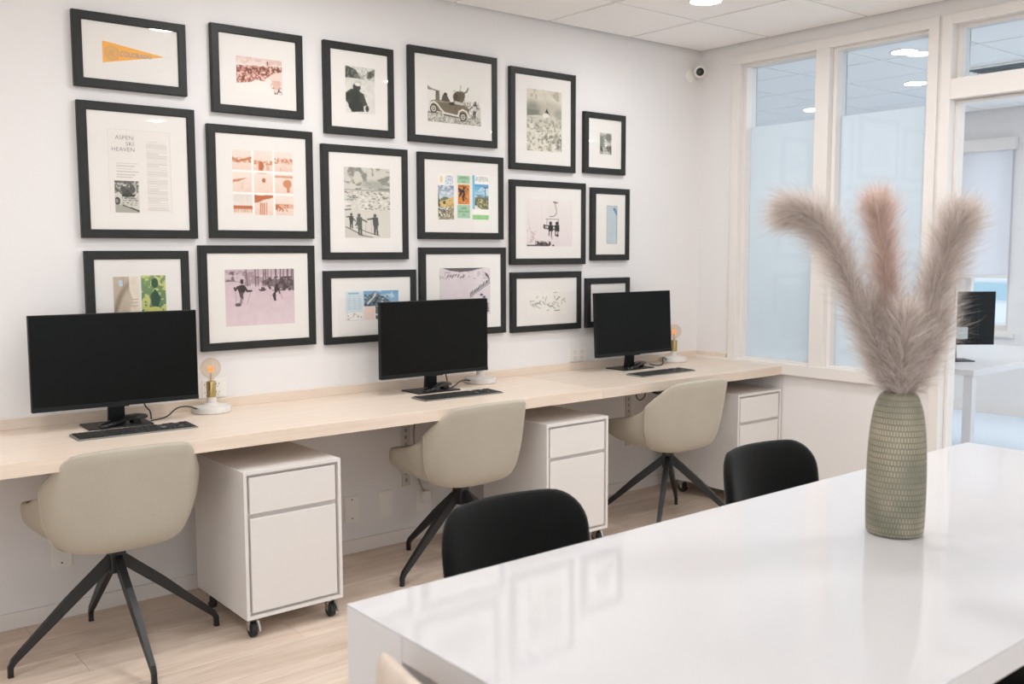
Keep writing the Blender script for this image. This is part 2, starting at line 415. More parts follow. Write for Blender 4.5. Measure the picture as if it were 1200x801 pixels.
# door case with a glazed light above
dc = struct(thing('door_1', 'cream door case with open doorway and glazed light above', 'door')); del dc['category']
box('jamb', -0.014, TH+0.004, -1.498, DOOR_A+0.012, 0.0, 2.520, 'trim_paint', dc, bevel=0.003)
box('jamb', -0.014, TH+0.004, DOOR_B-0.06, DOOR_B-0.012, 0.0, 2.520, 'trim_paint', dc, bevel=0.003)
box('head', -0.014, TH+0.004, DOOR_B-0.012, DOOR_A+0.012, 2.470, 2.520, 'trim_paint', dc, bevel=0.003)
box('transom_bar', -0.014, TH+0.004, DOOR_B-0.012, DOOR_A+0.012, 2.118, 2.214, 'trim_paint', dc, bevel=0.003)
boxes('door_stop', [(0.045, 0.085, DOOR_A, DOOR_A+0.012, 0.0, 2.118), (0.045, 0.085, DOOR_B-0.012, DOOR_B, 0, 2.118), (0.045, 0.085, DOOR_B, DOOR_A, 2.106, 2.118)], 'trim_paint', dc, bevel=0.002)
boxes('glazing_bead', [(0.045, 0.12, DOOR_A-0.012, DOOR_A+0.012, 2.214, 2.47), (0.045, 0.12, DOOR_B-0.012, DOOR_B+0.012, 2.214, 2.47), (0.045, 0.12, DOOR_B+0.012, DOOR_A-0.012, 2.458, 2.47), (0.045, 0.12, DOOR_B+0.012, DOOR_A-0.012, 2.214, 2.226)], 'trim_paint', dc, bevel=0.002)
box('pane', 0.075, 0.083, DOOR_B, DOOR_A, 2.218, 2.466, 'clear_glass', dc)
box('strike_plate', 0.092, 0.118, DOOR_A+0.0105, DOOR_A+0.0135, 1.10, 1.22, 'slot_dark', dc)
struct(box('trim_6', 0.0, TH, DOOR_B, DOOR_A, -0.004, 0.004, 'trim_paint', bevel=0.002))

# outside windows: frame, pane
def ext_window(name, axis, at, u0, u1, z0, z1, inward, label, mull=1):
    w_ = struct(thing(name, label, 'window')); del w_['category']
    f = 0.045; lo, hi = sorted((at, at-inward*0.06))
    def bxs(n_, lst, m_):
        if axis == 'x': boxes(n_, [(lo, hi, a, b, c, d) for a, b, c, d in lst], m_, w_, bevel=0.002)
        else: boxes(n_, [(a, b, lo, hi, c, d) for a, b, c, d in lst], m_, w_, bevel=0.002)
    bxs('window_frame', [(u0, u0+f, z0, z1), (u1-f, u1, z0, z1), (u0+f, u1-f, z1-f, z1), (u0+f, u1-f, z0, z0+f)]+[(u0+(u1-u0)*k/(mull+1)-f/2, u0+(u1-u0)*k/(mull+1)+f/2, z0+f, z1-f) for k in range(1, mull+1)], 'trim_paint')
    mid = (lo+hi)/2
    for k in range(mull+1):
        a = u0+(u1-u0)*k/(mull+1)+0.01; b = u0+(u1-u0)*(k+1)/(mull+1)-0.01
        if axis == 'x': box('pane', mid-0.003, mid+0.003, a, b, z0+0.01, z1-0.01, 'clear_glass', w_)
        else: box('pane', a, b, mid-0.003, mid+0.003, z0+0.01, z1-0.01, 'clear_glass', w_)
    return w_
for i, q in enumerate(SOUTH_WIN): ext_window('window_%d' % (3+i), 'y', YS-0.05, q[0], q[1], q[2], q[3], 1, 'unseen outside window added for daylight in the wall behind the table, %s of two' % ('left', 'right')[i])
for i, q in enumerate(WEST_WIN): ext_window('window_%d' % (5+i), 'x', XW-0.05, q[0], q[1], q[2], q[3], 1, 'outside window in the wall at the desk end, %s of two' % ('farther', 'nearer')[i])
ext_window('window_7', 'x', XF+0.12, FAR_WIN[0][0], FAR_WIN[0][1], 0.72, 2.33, 1, 'daylit window beyond the doorway, behind a lowered blind', mull=0)
ext_window('window_8', 'x', XF+0.12, FAR_WIN[1][0], FAR_WIN[1][1], 0.72, 2.33, 1, 'daylit office window behind the partition glass', mull=1)
for i, q in enumerate(FAR_WIN[2:]): ext_window('window_%d' % (9+i), 'x', XF+0.12, q[0], q[1], q[2], q[3], 1, 'wide unseen window added to light the far office, %s of two' % ('farther', 'nearer')[i])
ext_window('window_11', 'y', YS2-0.05, 0.5, 3.5, 0.3, 2.45, 1, 'unseen window added to light the far office from its far end')
portal('daylight_portal', (2.0, YS2-0.135, 1.37), (math.pi/2, 0, 0), 3.0, 2.15)
struct(box('trim_7', XF-0.03, XF, -0.26, 1.72, 0.665, 0.70, 'trim_paint', bevel=0.003))
for q in SOUTH_WIN: portal('daylight_portal', ((q[0]+q[1])/2, YS-0.135, (q[2]+q[3])/2), (math.pi/2, 0, 0), q[1]-q[0], q[3]-q[2])
for q in WEST_WIN: portal('daylight_portal', (XW-0.135, (q[0]+q[1])/2, (q[2]+q[3])/2), (math.pi/2, 0, -math.pi/2), q[1]-q[0], q[3]-q[2])
for q in FAR_WIN: portal('daylight_portal', (XF+0.135, (q[0]+q[1])/2, (q[2]+q[3])/2), (math.pi/2, 0, math.pi/2), q[1]-q[0], q[3]-q[2])

mat('socket_slot', rgb(150, 146, 140), 0.6)
# ------------------------------------------------------------------ gallery wall: painted prints as coloured meshes
def vnoise(h, w_, s, seed, octv=3):
    rng = np.random.RandomState(seed); out = np.zeros((h, w_)); amp = 1.0; tot = 0
    for k in range(octv):
        gy, gx = max(2, int(round(s*2**k*h/max(h, w_)))+2), max(2, int(round(s*2**k*w_/max(h, w_)))+2)
        g = rng.rand(gy, gx); yy = np.linspace(0, gy-1.001, h); xx = np.linspace(0, gx-1.001, w_)
        y0, x0 = yy.astype(int), xx.astype(int); fy, fx = (yy-y0)[:, None], (xx-x0)[None]
        fy = fy*fy*(3-2*fy); fx = fx*fx*(3-2*fx)
        a = g[y0][:, x0]*(1-fx)+g[y0][:, x0+1]*fx; b = g[y0+1][:, x0]*(1-fx)+g[y0+1][:, x0+1]*fx
        out += amp*(a*(1-fy)+b*fy); tot += amp; amp *= 0.6
    return out/tot
class Canvas:
    def __init__(s, w_, h, bg):
        s.w, s.h = w_, h; s.a = np.zeros((h, w_, 3)); s.a[:] = bg
        s.Y, s.X = np.mgrid[0:h, 0:w_]; s.X = (s.X+0.5)/w_; s.Y = (s.Y+0.5)/h; s.px = 1.0/max(w_, h); s.asp = w_/h
    def blend(s, m, c): s.a += (np.asarray(c, float)-s.a)*np.clip(m, 0, 1)[..., None]
    def rect(s, x0, y0, x1, y1, c, al=1.0): s.blend(((s.X >= x0) & (s.X < x1) & (s.Y >= y0) & (s.Y < y1))*al, c)
    def ell(s, cx, cy, rx, ry, c, al=1.0, soft=0.12):
        d = np.sqrt(((s.X-cx)/rx)**2+((s.Y-cy)/ry)**2); s.blend(np.clip((1-d)/soft+0.5, 0, 1)*al, c)
    def poly(s, pts, c, al=1.0):
        ins = np.zeros(s.X.shape, bool); n = len(pts)
        for i in range(n):
            (xa, ya), (xb, yb) = pts[i], pts[(i+1) % n]
            if ya == yb: continue
            ins ^= ((ya > s.Y) != (yb > s.Y)) & (s.X < (xb-xa)*(s.Y-ya)/(yb-ya)+xa)
        s.blend(ins*al, c)
    def line(s, pts, wd, c, al=1.0):
        for (xa, ya), (xb, yb) in zip(pts[:-1], pts[1:]):
            ax, ay, bx, by = xa*s.asp, ya, xb*s.asp, yb
            dx, dy = bx-ax, by-ay; t = np.clip(((s.X*s.asp-ax)*dx+(s.Y-ay)*dy)/(dx*dx+dy*dy+1e-12), 0, 1)
            d = np.hypot(s.X*s.asp-ax-t*dx, s.Y-ay-t*dy); s.blend(np.clip((wd/2-d)/(1.0/s.h)+0.5, 0, 1)*al, c)
    def speck(s, region, c, scale, thr, seed, al=1.0, soft=0.06):
        x0, y0, x1, y1 = region; n_ = vnoise(s.h, s.w, scale*1.9, seed, 2)
        s.blend(((s.X >= x0) & (s.X < x1) & (s.Y >= y0) & (s.Y < y1))*np.clip((n_-thr)/soft, 0, 1)*al, c)
    def mottle(s, scale, amp, seed, octv=4):
        s.a *= (1+amp*(vnoise(s.h, s.w, scale, seed, octv)-0.5)*2)[..., None]
    def grad(s, c0, c1, y0=0.0, y1=1.0):
        t = np.clip((s.Y-y0)/(y1-y0), 0, 1)[..., None]; s.a[:] = np.asarray(c0)*(1-t)+np.asarray(c1)*t
    def sub(s, x0, y0, x1, y1, other):
        ix = np.clip(((s.X[0]-x0)/(x1-x0)*other.w).astype(int), 0, other.w-1); iy = np.clip(((s.Y[:, 0]-y0)/(y1-y0)*other.h).astype(int), 0, other.h-1)
        m = (s.X >= x0) & (s.X < x1) & (s.Y >= y0) & (s.Y < y1); s.a[m] = other.a[iy][:, ix][m]
    def figure(s, x, y, hgt, c, lean=0.0, arms=((-0.35, 0.45), (0.35, 0.45)), al=1.0):
        """small standing person, feet at (x, y)"""
        k = hgt/s.asp
        s.poly([(x-0.10*k+lean*0.5*k, y-0.5*hgt), (x+0.12*k+lean*0.5*k, y-0.5*hgt), (x+0.11*k, y), (x+0.02*k, y), (x+0.01*k, y-0.3*hgt), (x-0.04*k, y), (x-0.12*k, y)], c, al)
        s.poly([(x-0.16*k+lean*k*0.8, y-0.84*hgt), (x+0.16*k+lean*k*0.8, y-0.84*hgt), (x+0.13*k+lean*k*0.5, y-0.42*hgt), (x-0.13*k+lean*k*0.5, y-0.42*hgt)], c, al)
        s.ell(x+lean*k, y-0.92*hgt, 0.085*k, 0.09*hgt, c, al, 0.3)
        for dx, up in arms: s.line([(x+lean*k*0.8, y-0.8*hgt), (x+lean*k*0.7+dx*k, y-up*hgt)], 0.07*hgt, c, al)
def prep_color_mat():
    m, nt, p = base_mat('print_ink'); a = N(nt, 'ShaderNodeVertexColor'); a.layer_name = 'ink'
    nt.links.new(a.outputs['Color'], p.inputs['Base Color']); p.inputs['Roughness'].default_value = 0.7; p.inputs['Specular IOR Level'].default_value = 0.2
prep_color_mat()
def print_mesh(name, cv, x0, x1, z0, z1, y, parent):
    """flat printed sheet: one mesh vertex per drawn point, ink stored as a colour attribute"""
    h, w_ = cv.h, cv.w; xs = np.linspace(x0, x1, w_); zs = np.linspace(z1, z0, h)
    co = np.zeros((h, w_, 3), np.float32); co[..., 0] = xs[None]; co[..., 1] = y; co[..., 2] = zs[:, None]
    i = np.arange(h*w_).reshape(h, w_)
    q = np.stack([i[:-1, :-1], i[1:, :-1], i[1:, 1:], i[:-1, 1:]], -1).reshape(-1, 4)
    me = bpy.data.meshes.new(name); me.vertices.add(h*w_); me.vertices.foreach_set('co', co.ravel())
    me.loops.add(q.size); me.loops.foreach_set('vertex_index', q.ravel().astype(np.int32))
    me.polygons.add(len(q)); me.polygons.foreach_set('loop_start', np.arange(0, q.size, 4, dtype=np.int32)); me.update(calc_edges=True)
    at = me.color_attributes.new('ink', 'FLOAT_COLOR', 'POINT')
    c = np.clip(cv.a, 0, 255)/255.0; c = np.where(c <= 0.04045, c/12.92, ((c+0.055)/1.055)**2.4)
    at.data.foreach_set('color', np.concatenate([c, np.ones((h, w_, 1))], -1).astype(np.float32).ravel())
    me.materials.append(MATS['print_ink']); me.validate()
    return link(name, me, parent)

def C_(w_m, h_m, bg, dens=400): return Canvas(max(12, int(w_m*dens)), max(12, int(h_m*dens)), bg)
G = lambda v: (v, v*0.985, v*0.96)
def p_crowd(c):
    c.grad((226, 200, 192), (236, 226, 220), 0, 0.3); c.speck((0, 0, 1, 0.26), (214, 170, 160), 8, 0.5, 3, 0.5)
    band = [(0, 0.27), (1, 0.19), (1, 0.33), (0.8, 0.4), (0.66, 0.55), (0.6, 0.66), (0.42, 0.62), (0.3, 0.72), (0, 0.78)]
    c.poly(band, (190, 132, 118)); m = c.a[..., 1] < 160
    n_ = vnoise(c.h, c.w, 22, 11, 2); c.blend(m*np.clip((n_-0.47)/0.06, 0, 1)*0.85, (112, 66, 56)); c.blend(m*np.clip((vnoise(c.h, c.w, 30, 12, 1)-0.62)/0.05, 0, 1), (228, 190, 178))
    c.poly([(0.66, 0.56), (0.8, 0.41), (1, 0.34), (1, 0.86), (0.8, 0.62)], (232, 200, 190), 0.7)
    c.poly([(0, 0.79), (0.3, 0.73), (0.42, 0.64), (0.6, 0.68), (0.7, 0.7), (0.8, 1), (0, 1)], (239, 231, 225))
    c.figure(0.68, 0.2, 0.14, (120, 90, 80)); c.speck((0.76, 0.78, 1, 1), (110, 70, 60), 18, 0.5, 5); c.speck((0.74, 0.6, 1, 0.85), (214, 160, 145), 6, 0.5, 8, 0.6)
def p_coat(c):
    c.grad((214, 212, 205), (222, 218, 212)); c.mottle(8, 0.05, 2)
    c.poly([(0, 0), (0.34, 0.06), (0.45, 0.16), (0.5, 0.25), (0, 0.26)], (66, 70, 64)); c.poly([(0.72, 0.22), (0.75, 0.1), (1, 0.02), (1, 0.16), (0.78, 0.25)], (80, 82, 76)); c.poly([(0.3, 0.16), (0.45, 0.14), (0.52, 0.25), (0.3, 0.25)], (110, 110, 102))
    c.speck((0, 0, 1, 0.26), (150, 150, 140), 14, 0.58, 4, 0.7)
    c.ell(0.38, 0.44, 0.13, 0.09, (58, 60, 55)); c.ell(0.44, 0.36, 0.12, 0.05, (196, 192, 184)); c.ell(0.41, 0.38, 0.1, 0.035, (225, 222, 214))
    c.poly([(0.0, 0.58), (0.2, 0.48), (0.42, 0.5), (0.62, 0.58), (0.68, 0.72), (0.74, 0.8), (0.6, 0.84), (0.62, 0.95), (0.2, 0.98), (0.1, 0.82), (0, 0.74)], (70, 73, 67))
    c.ell(0.34, 0.84, 0.24, 0.12, (48, 51, 47)); c.ell(0.33, 0.63, 0.16, 0.13, (52, 55, 50)); c.poly([(0.02, 0.6), (0.16, 0.56), (0.14, 0.7), (0.0, 0.72)], (40, 42, 38)); c.ell(0.72, 0.88, 0.06, 0.07, (60, 60, 55)); c.ell(0.67, 0.6, 0.05, 0.03, (205, 200, 190)); c.mottle(18, 0.06, 9)
def p_car(c):
    c.grad((232, 229, 223), (224, 220, 212)); K = (58, 56, 50); B = (118, 108, 90); W_ = (228, 223, 213)
    c.line([(0, 0.30), (0.05, 0.34), (0.12, 0.37), (0.22, 0.385)], 0.022, (120, 118, 108)); c.poly([(0, 0.29), (0.05, 0.35), (0.10, 0.38), (0, 0.37)], (140, 138, 128))
    c.rect(0, 0.80, 1, 1, (188, 184, 173)); c.speck((0, 0.78, 1, 1), (132, 128, 118), 26, 0.52, 3, 0.8); c.speck((0, 0.78, 1, 1), (230, 226, 218), 24, 0.6, 6, 0.8)
    for x, y0 in ((0.17, 0.40), (0.20, 0.42)): c.ell(x, y0, 0.016, 0.025, K, 1, 0.3); c.rect(x-0.02, y0+0.02, x+0.02, 0.58, (110, 106, 94))
    c.ell(0.33, 0.44, 0.035, 0.045, K); c.poly([(0.25, 0.57), (0.28, 0.45), (0.36, 0.45), (0.42, 0.57)], (88, 84, 72)); c.line([(0.235, 0.36), (0.245, 0.58)], 0.022, W_)
    c.ell(0.575, 0.465, 0.105, 0.12, (74, 66, 52)); c.ell(0.63, 0.42, 0.065, 0.085, (98, 88, 72)); c.line([(0.60, 0.34), (0.62, 0.22)], 0.016, (150, 142, 130)); c.line([(0.67, 0.37), (0.73, 0.33), (0.755, 0.26)], 0.03, (112, 106, 94)); c.speck((0.46, 0.34, 0.7, 0.6), (140, 128, 108), 20, 0.56, 14, 0.6)
    c.poly([(0.46, 0.60), (0.50, 0.53), (0.60, 0.56), (0.72, 0.55), (0.80, 0.63), (0.52, 0.66)], (206, 200, 188)); c.speck((0.46, 0.53, 0.8, 0.66), (120, 114, 102), 22, 0.56, 4, 0.7)
    # body: tail at the left, bonnet sloping to the right, light wings over the wheels
    c.poly([(0.035, 0.68), (0.05, 0.60), (0.10, 0.565), (0.24, 0.555), (0.36, 0.575), (0.50, 0.60), (0.66, 0.615), (0.745, 0.645), (0.775, 0.70), (0.77, 0.80), (0.58, 0.835), (0.34, 0.80), (0.05, 0.76)], B)
    c.poly([(0.06, 0.595), (0.24, 0.565), (0.40, 0.585), (0.40, 0.60), (0.24, 0.59)], (158, 148, 128)); c.poly([(0.38, 0.585), (0.47, 0.565), (0.51, 0.625), (0.41, 0.635)], (64, 60, 50)); c.line([(0.52, 0.60), (0.52, 0.80)], 0.008, (90, 82, 68)); c.line([(0.60, 0.62), (0.60, 0.80)], 0.008, (92, 84, 70))
    c.line([(0.045, 0.70), (0.065, 0.625), (0.12, 0.60), (0.18, 0.64), (0.24, 0.73), (0.31, 0.80), (0.56, 0.835)], 0.034, W_); c.line([(0.56, 0.84), (0.585, 0.74), (0.65, 0.70), (0.72, 0.735), (0.775, 0.845)], 0.034, W_); c.line([(0.30, 0.835), (0.57, 0.865)], 0.022, K)
    for x, y, r in ((0.112, 0.735, 0.072), (0.655, 0.845, 0.070)):
        c.ell(x, y, r*0.92, r*1.2, (52, 49, 43)); c.ell(x, y, r*0.62, r*0.82, (222, 217, 206)); c.ell(x, y, r*0.40, r*0.52, (70, 66, 58)); c.ell(x, y, r*0.2, r*0.26, (214, 209, 198))
    c.line([(0.02, 0.815), (0.20, 0.815)], 0.018, (80, 76, 68)); c.line([(0.58, 0.93), (0.78, 0.92)], 0.016, (90, 86, 78))
    c.figure(0.86, 0.87, 0.36, (84, 79, 69), 0.12, ((-0.45, 0.5), (0.25, 0.6))); c.poly([(0.84, 0.60), (0.91, 0.60), (0.91, 0.70), (0.85, 0.70)], (210, 205, 195)); c.speck((0.77, 0.52, 1, 0.8), (150, 146, 136), 20, 0.6, 12, 0.6); c.rect(0.94, 0.66, 1, 0.84, (206, 201, 190))
def p_hill(c):
    c.grad((212, 206, 190), (222, 216, 204)); c.speck((0, 0, 1, 0.16), (170, 160, 140), 5, 0.5, 2, 0.6)
    c.ell(0.15, 0.35, 0.34, 0.15, (140, 140, 128), 0.9, 0.8); c.rect(0, 0.33, 0.36, 0.42, (120, 122, 112), 0.8); c.ell(0.65, 0.3, 0.3, 0.12, (188, 180, 164), 0.8, 0.7); c.ell(0.95, 0.38, 0.16, 0.09, (150, 150, 138), 0.7, 0.8)
    c.poly([(0, 0.44), (0.3, 0.41), (0.6, 0.42), (1, 0.47), (1, 0.62), (0.5, 0.6), (0, 0.5)], (206, 200, 186)); c.speck((0, 0.45, 1, 1), (168, 164, 150), 9, 0.52, 5, 0.7); c.speck((0, 0.5, 1, 1), (112, 112, 102), 16, 0.64, 9, 0.7); c.speck((0.5, 0.72, 1, 0.92), (120, 118, 108), 12, 0.55, 31, 0.8)
    c.figure(0.57, 0.46, 0.16, (60, 60, 54)); c.ell(0.54, 0.41, 0.09, 0.04, (226, 221, 212)); c.mottle(12, 0.05, 3)
def p_small(c):
    c.grad((220, 214, 204), (206, 202, 192)); c.ell(0.1, 0.4, 0.3, 0.3, (128, 130, 122), 0.9, 0.7); c.ell(0.75, 0.2, 0.3, 0.2, (120, 124, 116), 0.9, 0.6); c.ell(0.85, 0.7, 0.25, 0.14, (140, 140, 130), 0.9, 0.6); c.speck((0, 0.6, 1, 1), (70, 72, 66), 8, 0.5, 3); c.ell(0.5, 0.5, 0.12, 0.2, (232, 228, 220)); c.speck((0, 0, 1, 1), (90, 90, 84), 12, 0.6, 7, 0.7)
def p_page(c):
    c.a[:] = (232, 226, 221); c.rect(0, 0, 1, 0.006, (214, 208, 202)); c.rect(0, 0, 0.006, 1, (214, 208, 202)); c.rect(0.985, 0, 1, 1, (222, 216, 210))
    for i in range(40):
        y = 0.13+i*0.0205
        c.rect(0.6, y, 0.93 if i % 7 else 0.8, y+0.0105, (204, 199, 193), 0.75)
    for i, y in enumerate(np.arange(0.40, 0.58, 0.033)): c.rect(0.13, y, 0.47-(i % 3)*0.05, y+0.012, (188, 182, 177), 0.7)
    c.rect(0.6, 0.95, 0.95, 0.965, (210, 204, 199))
    n_ = Canvas(90, 112, (205, 203, 196)); n_.speck((0, 0, 1, 0.5), (96, 98, 92), 8, 0.42, 4); n_.speck((0, 0, 1, 0.5), (190, 188, 182), 9, 0.6, 7); n_.rect(0, 0, 0.8, 0.06, (90, 90, 86), 0.8)
    n_.poly([(0.18, 0.34), (0.3, 0.48), (0.8, 0.52), (0.9, 0.38), (1, 0.36), (1, 0.9), (0.66, 0.84), (0, 0.66), (0, 0.4)], (206, 204, 196)); n_.ell(0.5, 0.38, 0.2, 0.13, (70, 72, 67)); n_.ell(0.36, 0.26, 0.13, 0.1, (84, 84, 78)); n_.ell(0.72, 0.26, 0.14, 0.12, (90, 90, 84)); n_.rect(0.28, 0.42, 0.86, 0.5, (58, 60, 55)); n_.line([(0.82, 0.5), (0.98, 0.34)], 0.03, (225, 222, 214))
    n_.ell(0.1, 0.63, 0.12, 0.12, (64, 64, 59)); n_.ell(0.08, 0.63, 0.06, 0.06, (150, 148, 140)); n_.poly([(0, 0.74), (0.3, 0.76), (1, 0.96), (1, 1), (0, 1)], (172, 168, 158)); n_.poly([(0.25, 0.73), (1, 0.91), (1, 0.97), (0.3, 0.77)], (66, 66, 60))
    for i in range(4): n_.speck((0.26+i*0.02, 0.52+i*0.07, 0.95, 0.56+i*0.07), (120, 118, 112), 16, 0.5, 20+i)
    c.sub(0.085, 0.615, 0.465, 0.995, n_)
def p_nine(c):
    c.a[:] = (243, 239, 235); O = (206, 140, 104); D = (190, 112, 74); L_ = (234, 208, 194)
    for r in range(3):
        for k in range(3):
            t = Canvas(40, 40, L_); t.grad((238, 222, 212), (232, 206, 192)); s = r*3+k
            if s == 0: t.line([(0, 0.45), (0.3, 0.6), (0.6, 0.52), (1, 0.4)], 0.12, O); t.speck((0, 0.4, 1, 0.65), D, 10, 0.55, s)
            if s == 1:
                t.speck((0, 0.5, 1, 0.7), O, 8, 0.42, s); t.ell(0.4, 0.78, 0.14, 0.24, D); t.rect(0.26, 0.64, 0.3, 1, O)
                for x in (0.7, 0.76, 0.84): t.line([(x, 0.62), (x+0.02, 0.95)], 0.03, O)
            if s == 2: t.speck((0, 0.35, 1, 0.62), O, 7, 0.4, s); t.figure(0.5, 0.9, 0.4, L_); t.speck((0.3, 0.75, 0.7, 1), O, 9, 0.5, 3, 0.5)
            if s == 3: t.poly([(0, 0.4), (0.8, 0.28), (0.3, 0.46), (0, 0.55)], O); t.rect(0.45, 0.55, 0.53, 0.85, (230, 196, 178))
            if s == 4: t.ell(0.52, 0.38, 0.09, 0.11, D); t.rect(0.2, 0.0, 0.7, 0.06, O)
            if s == 5: t.rect(0, 0.1, 1, 0.2, O, 0.7); t.ell(0.68, 0.5, 0.24, 0.2, O); t.rect(0.62, 0.6, 0.8, 0.92, O)
            if s == 6:
                t.grad((222, 212, 206), (238, 224, 214)); t.rect(0, 0.55, 1, 0.72, D)
                for x in np.arange(0.05, 1, 0.1): t.line([(x, 0.7), (x, 0.85)], 0.04, O)
            if s == 7:
                t.poly([(0, 0), (0.25, 0.02), (1, 0.0), (1, 0.1), (0.5, 0.24), (0.2, 0.36), (0, 0.38)], D)
                for x in (0.32, 0.42, 0.52, 0.64): t.line([(x, 0.4), (x-0.02, 1)], 0.07, O)
            if s == 8: t.rect(0, 0.4, 1, 0.62, O, 0.5); t.speck((0, 0.42, 0.7, 0.8), D, 6, 0.5, s)
            t.mottle(10, 0.04, s); c.sub(k*0.345, r*0.345, k*0.345+0.31, r*0.345+0.31, t)
def p_three(c):
    c.grad((206, 202, 192), (214, 208, 200)); K = (84, 86, 80)
    n_ = vnoise(c.h, c.w, 10, 5, 4)+0.25*np.sin((c.Y*34+3*vnoise(c.h, c.w, 4, 8, 2)*6)); c.blend((c.Y < 0.32)*np.clip((n_-0.62)/0.1, 0, 1)*0.75, (120, 120, 112))
    c.ell(0.65, 0.24, 0.3, 0.06, (150, 150, 140), 0.6, 0.8); c.rect(0, 0.31, 1, 0.33, (150, 148, 140), 0.6)
    rng = np.random.RandomState(4)
    for i in range(90):
        x, y = rng.rand(), 0.34+0.26*rng.rand()**1.2; a = 0.015+0.035*rng.rand(); c.line([(x, y), (x+a, y+0.006*rng.randn())], 0.008+0.010*rng.rand(), (110, 112, 104), 0.9)
    c.speck((0, 0.33, 1, 0.6), (232, 228, 220), 16, 0.58, 21, 0.7); c.line([(0.0, 0.605), (0.14, 0.595)], 0.014, K)
    c.poly([(0, 0.84), (0.3, 0.92), (0.7, 0.99), (0.5, 1), (0, 1)], (206, 200, 192))
    c.figure(0.14, 0.87, 0.22, (66, 70, 66), 0.02, ((-0.35, 0.75), (0.3, 0.5))); c.figure(0.33, 0.955, 0.30, (92, 96, 90), -0.05, ((-0.2, 0.45), (0.4, 0.62))); c.figure(0.68, 0.955, 0.30, (80, 84, 80), -0.06, ((-0.42, 0.74), (0.15, 0.5))); c.poly([(0.6, 0.72), (0.72, 0.7), (0.74, 0.82), (0.63, 0.82)], (80, 84, 80))
    c.line([(0.03, 0.845), (0.2, 0.9), (0.4, 0.965)], 0.012, K); c.line([(0.25, 0.85), (0.5, 0.92), (0.75, 0.965)], 0.01, K); c.line([(0.3, 0.955), (0.6, 0.99)], 0.01, K); c.line([(0.46, 0.72), (0.44, 0.95)], 0.005, (150, 148, 140)); c.line([(0.58, 0.74), (0.57, 0.95)], 0.005, (150, 148, 140))
def p_maga(c):   # valley scene under a blue lettered mast-head
    c.a[:] = (240, 235, 228); c.ell(0.22, 0.13, 0.09, 0.08, (226, 208, 168))
    t = Canvas(44, 90, (160, 178, 200)); t.grad((126, 146, 170), (206, 214, 218), 0, 0.38); t.speck((0, 0, 1, 0.36), (222, 226, 228), 7, 0.5, 3, 0.8)
    t.poly([(0.1, 0.42), (0.4, 0.32), (0.7, 0.36), (1, 0.4), (1, 0.5), (0, 0.5)], (100, 120, 104)); t.poly([(0, 0.48), (0.5, 0.42), (1, 0.3), (1, 0.65), (0, 0.65)], (214, 184, 118)); t.speck((0, 0.42, 1, 0.62), (176, 146, 92), 9, 0.55, 5, 0.7)
    t.poly([(0, 0.15), (0.06, 0.3), (0.14, 0.6), (0.1, 0.72), (0, 0.74)], (62, 74, 56)); t.ell(0.4, 0.5, 0.09, 0.05, (64, 74, 54)); t.rect(0, 0.62, 1, 1, (150, 142, 118)); t.ell(0.35, 0.7, 0.28, 0.06, (186, 190, 192)); t.ell(0.35, 0.74, 0.3, 0.045, (96, 100, 98)); t.speck((0, 0.62, 1, 1), (226, 218, 198), 10, 0.56, 9); t.speck((0, 0.66, 1, 1), (92, 86, 68), 12, 0.58, 13)
    c.sub(0.0, 0.26, 1.0, 1.0, t)
def p_magb(c):
    c.a[:] = (166, 204, 172)
    t = Canvas(40, 60, (222, 144, 70)); t.speck((0, 0, 1, 1), (196, 116, 52), 8, 0.52, 3, 0.7); t.speck((0, 0.06, 1, 0.4), (74, 58, 48), 7, 0.46, 8); t.line([(0.2, 0.5), (0.45, 0.3), (0.55, 0.5), (0.4, 0.62), (0.5, 0.8)], 0.1, (46, 50, 56)); t.ell(0.42, 0.32, 0.1, 0.07, (50, 48, 50)); t.line([(0.1, 0.62), (0.3, 0.5)], 0.05, (40, 44, 52)); t.line([(0.55, 0.6), (0.75, 0.75)], 0.05, (54, 58, 64))
    c.rect(0, 0.19, 1, 0.69, (236, 230, 222)); c.sub(0.07, 0.21, 0.95, 0.67, t)
def p_magc(c):
    c.a[:] = (240, 236, 231); c.rect(0, 0.0, 0.14, 0.76, (120, 186, 216))
    t = Canvas(44, 76, (110, 170, 206)); t.grad((70, 150, 200), (190, 212, 222), 0, 0.5); t.speck((0, 0.1, 1, 0.45), (226, 232, 234), 5, 0.5, 4, 0.7); t.speck((0, 0.42, 1, 0.6), (70, 120, 150), 6, 0.45, 5, 0.7)
    t.poly([(0, 0.55), (0.3, 0.48), (0.6, 0.54), (1, 0.52), (1, 1), (0, 1)], (122, 118, 70)); t.speck((0, 0.55, 1, 1), (70, 76, 48), 9, 0.52, 6); t.speck((0, 0.6, 1, 1), (206, 190, 130), 9, 0.62, 9); t.line([(0.75, 0.1), (0.76, 0.9)], 0.03, (52, 62, 68)); t.line([(0.62, 0.13), (0.95, 0.12)], 0.03, (52, 62, 68)); t.poly([(0, 0.84), (0.5, 1), (0, 1)], (224, 218, 200))
    c.sub(0.14, 0.2, 0.98, 0.76, t); c.rect(0.0, 0.885, 1, 1, (146, 200, 124)); c.rect(0.38, 0.885, 0.42, 1, (110, 170, 96))
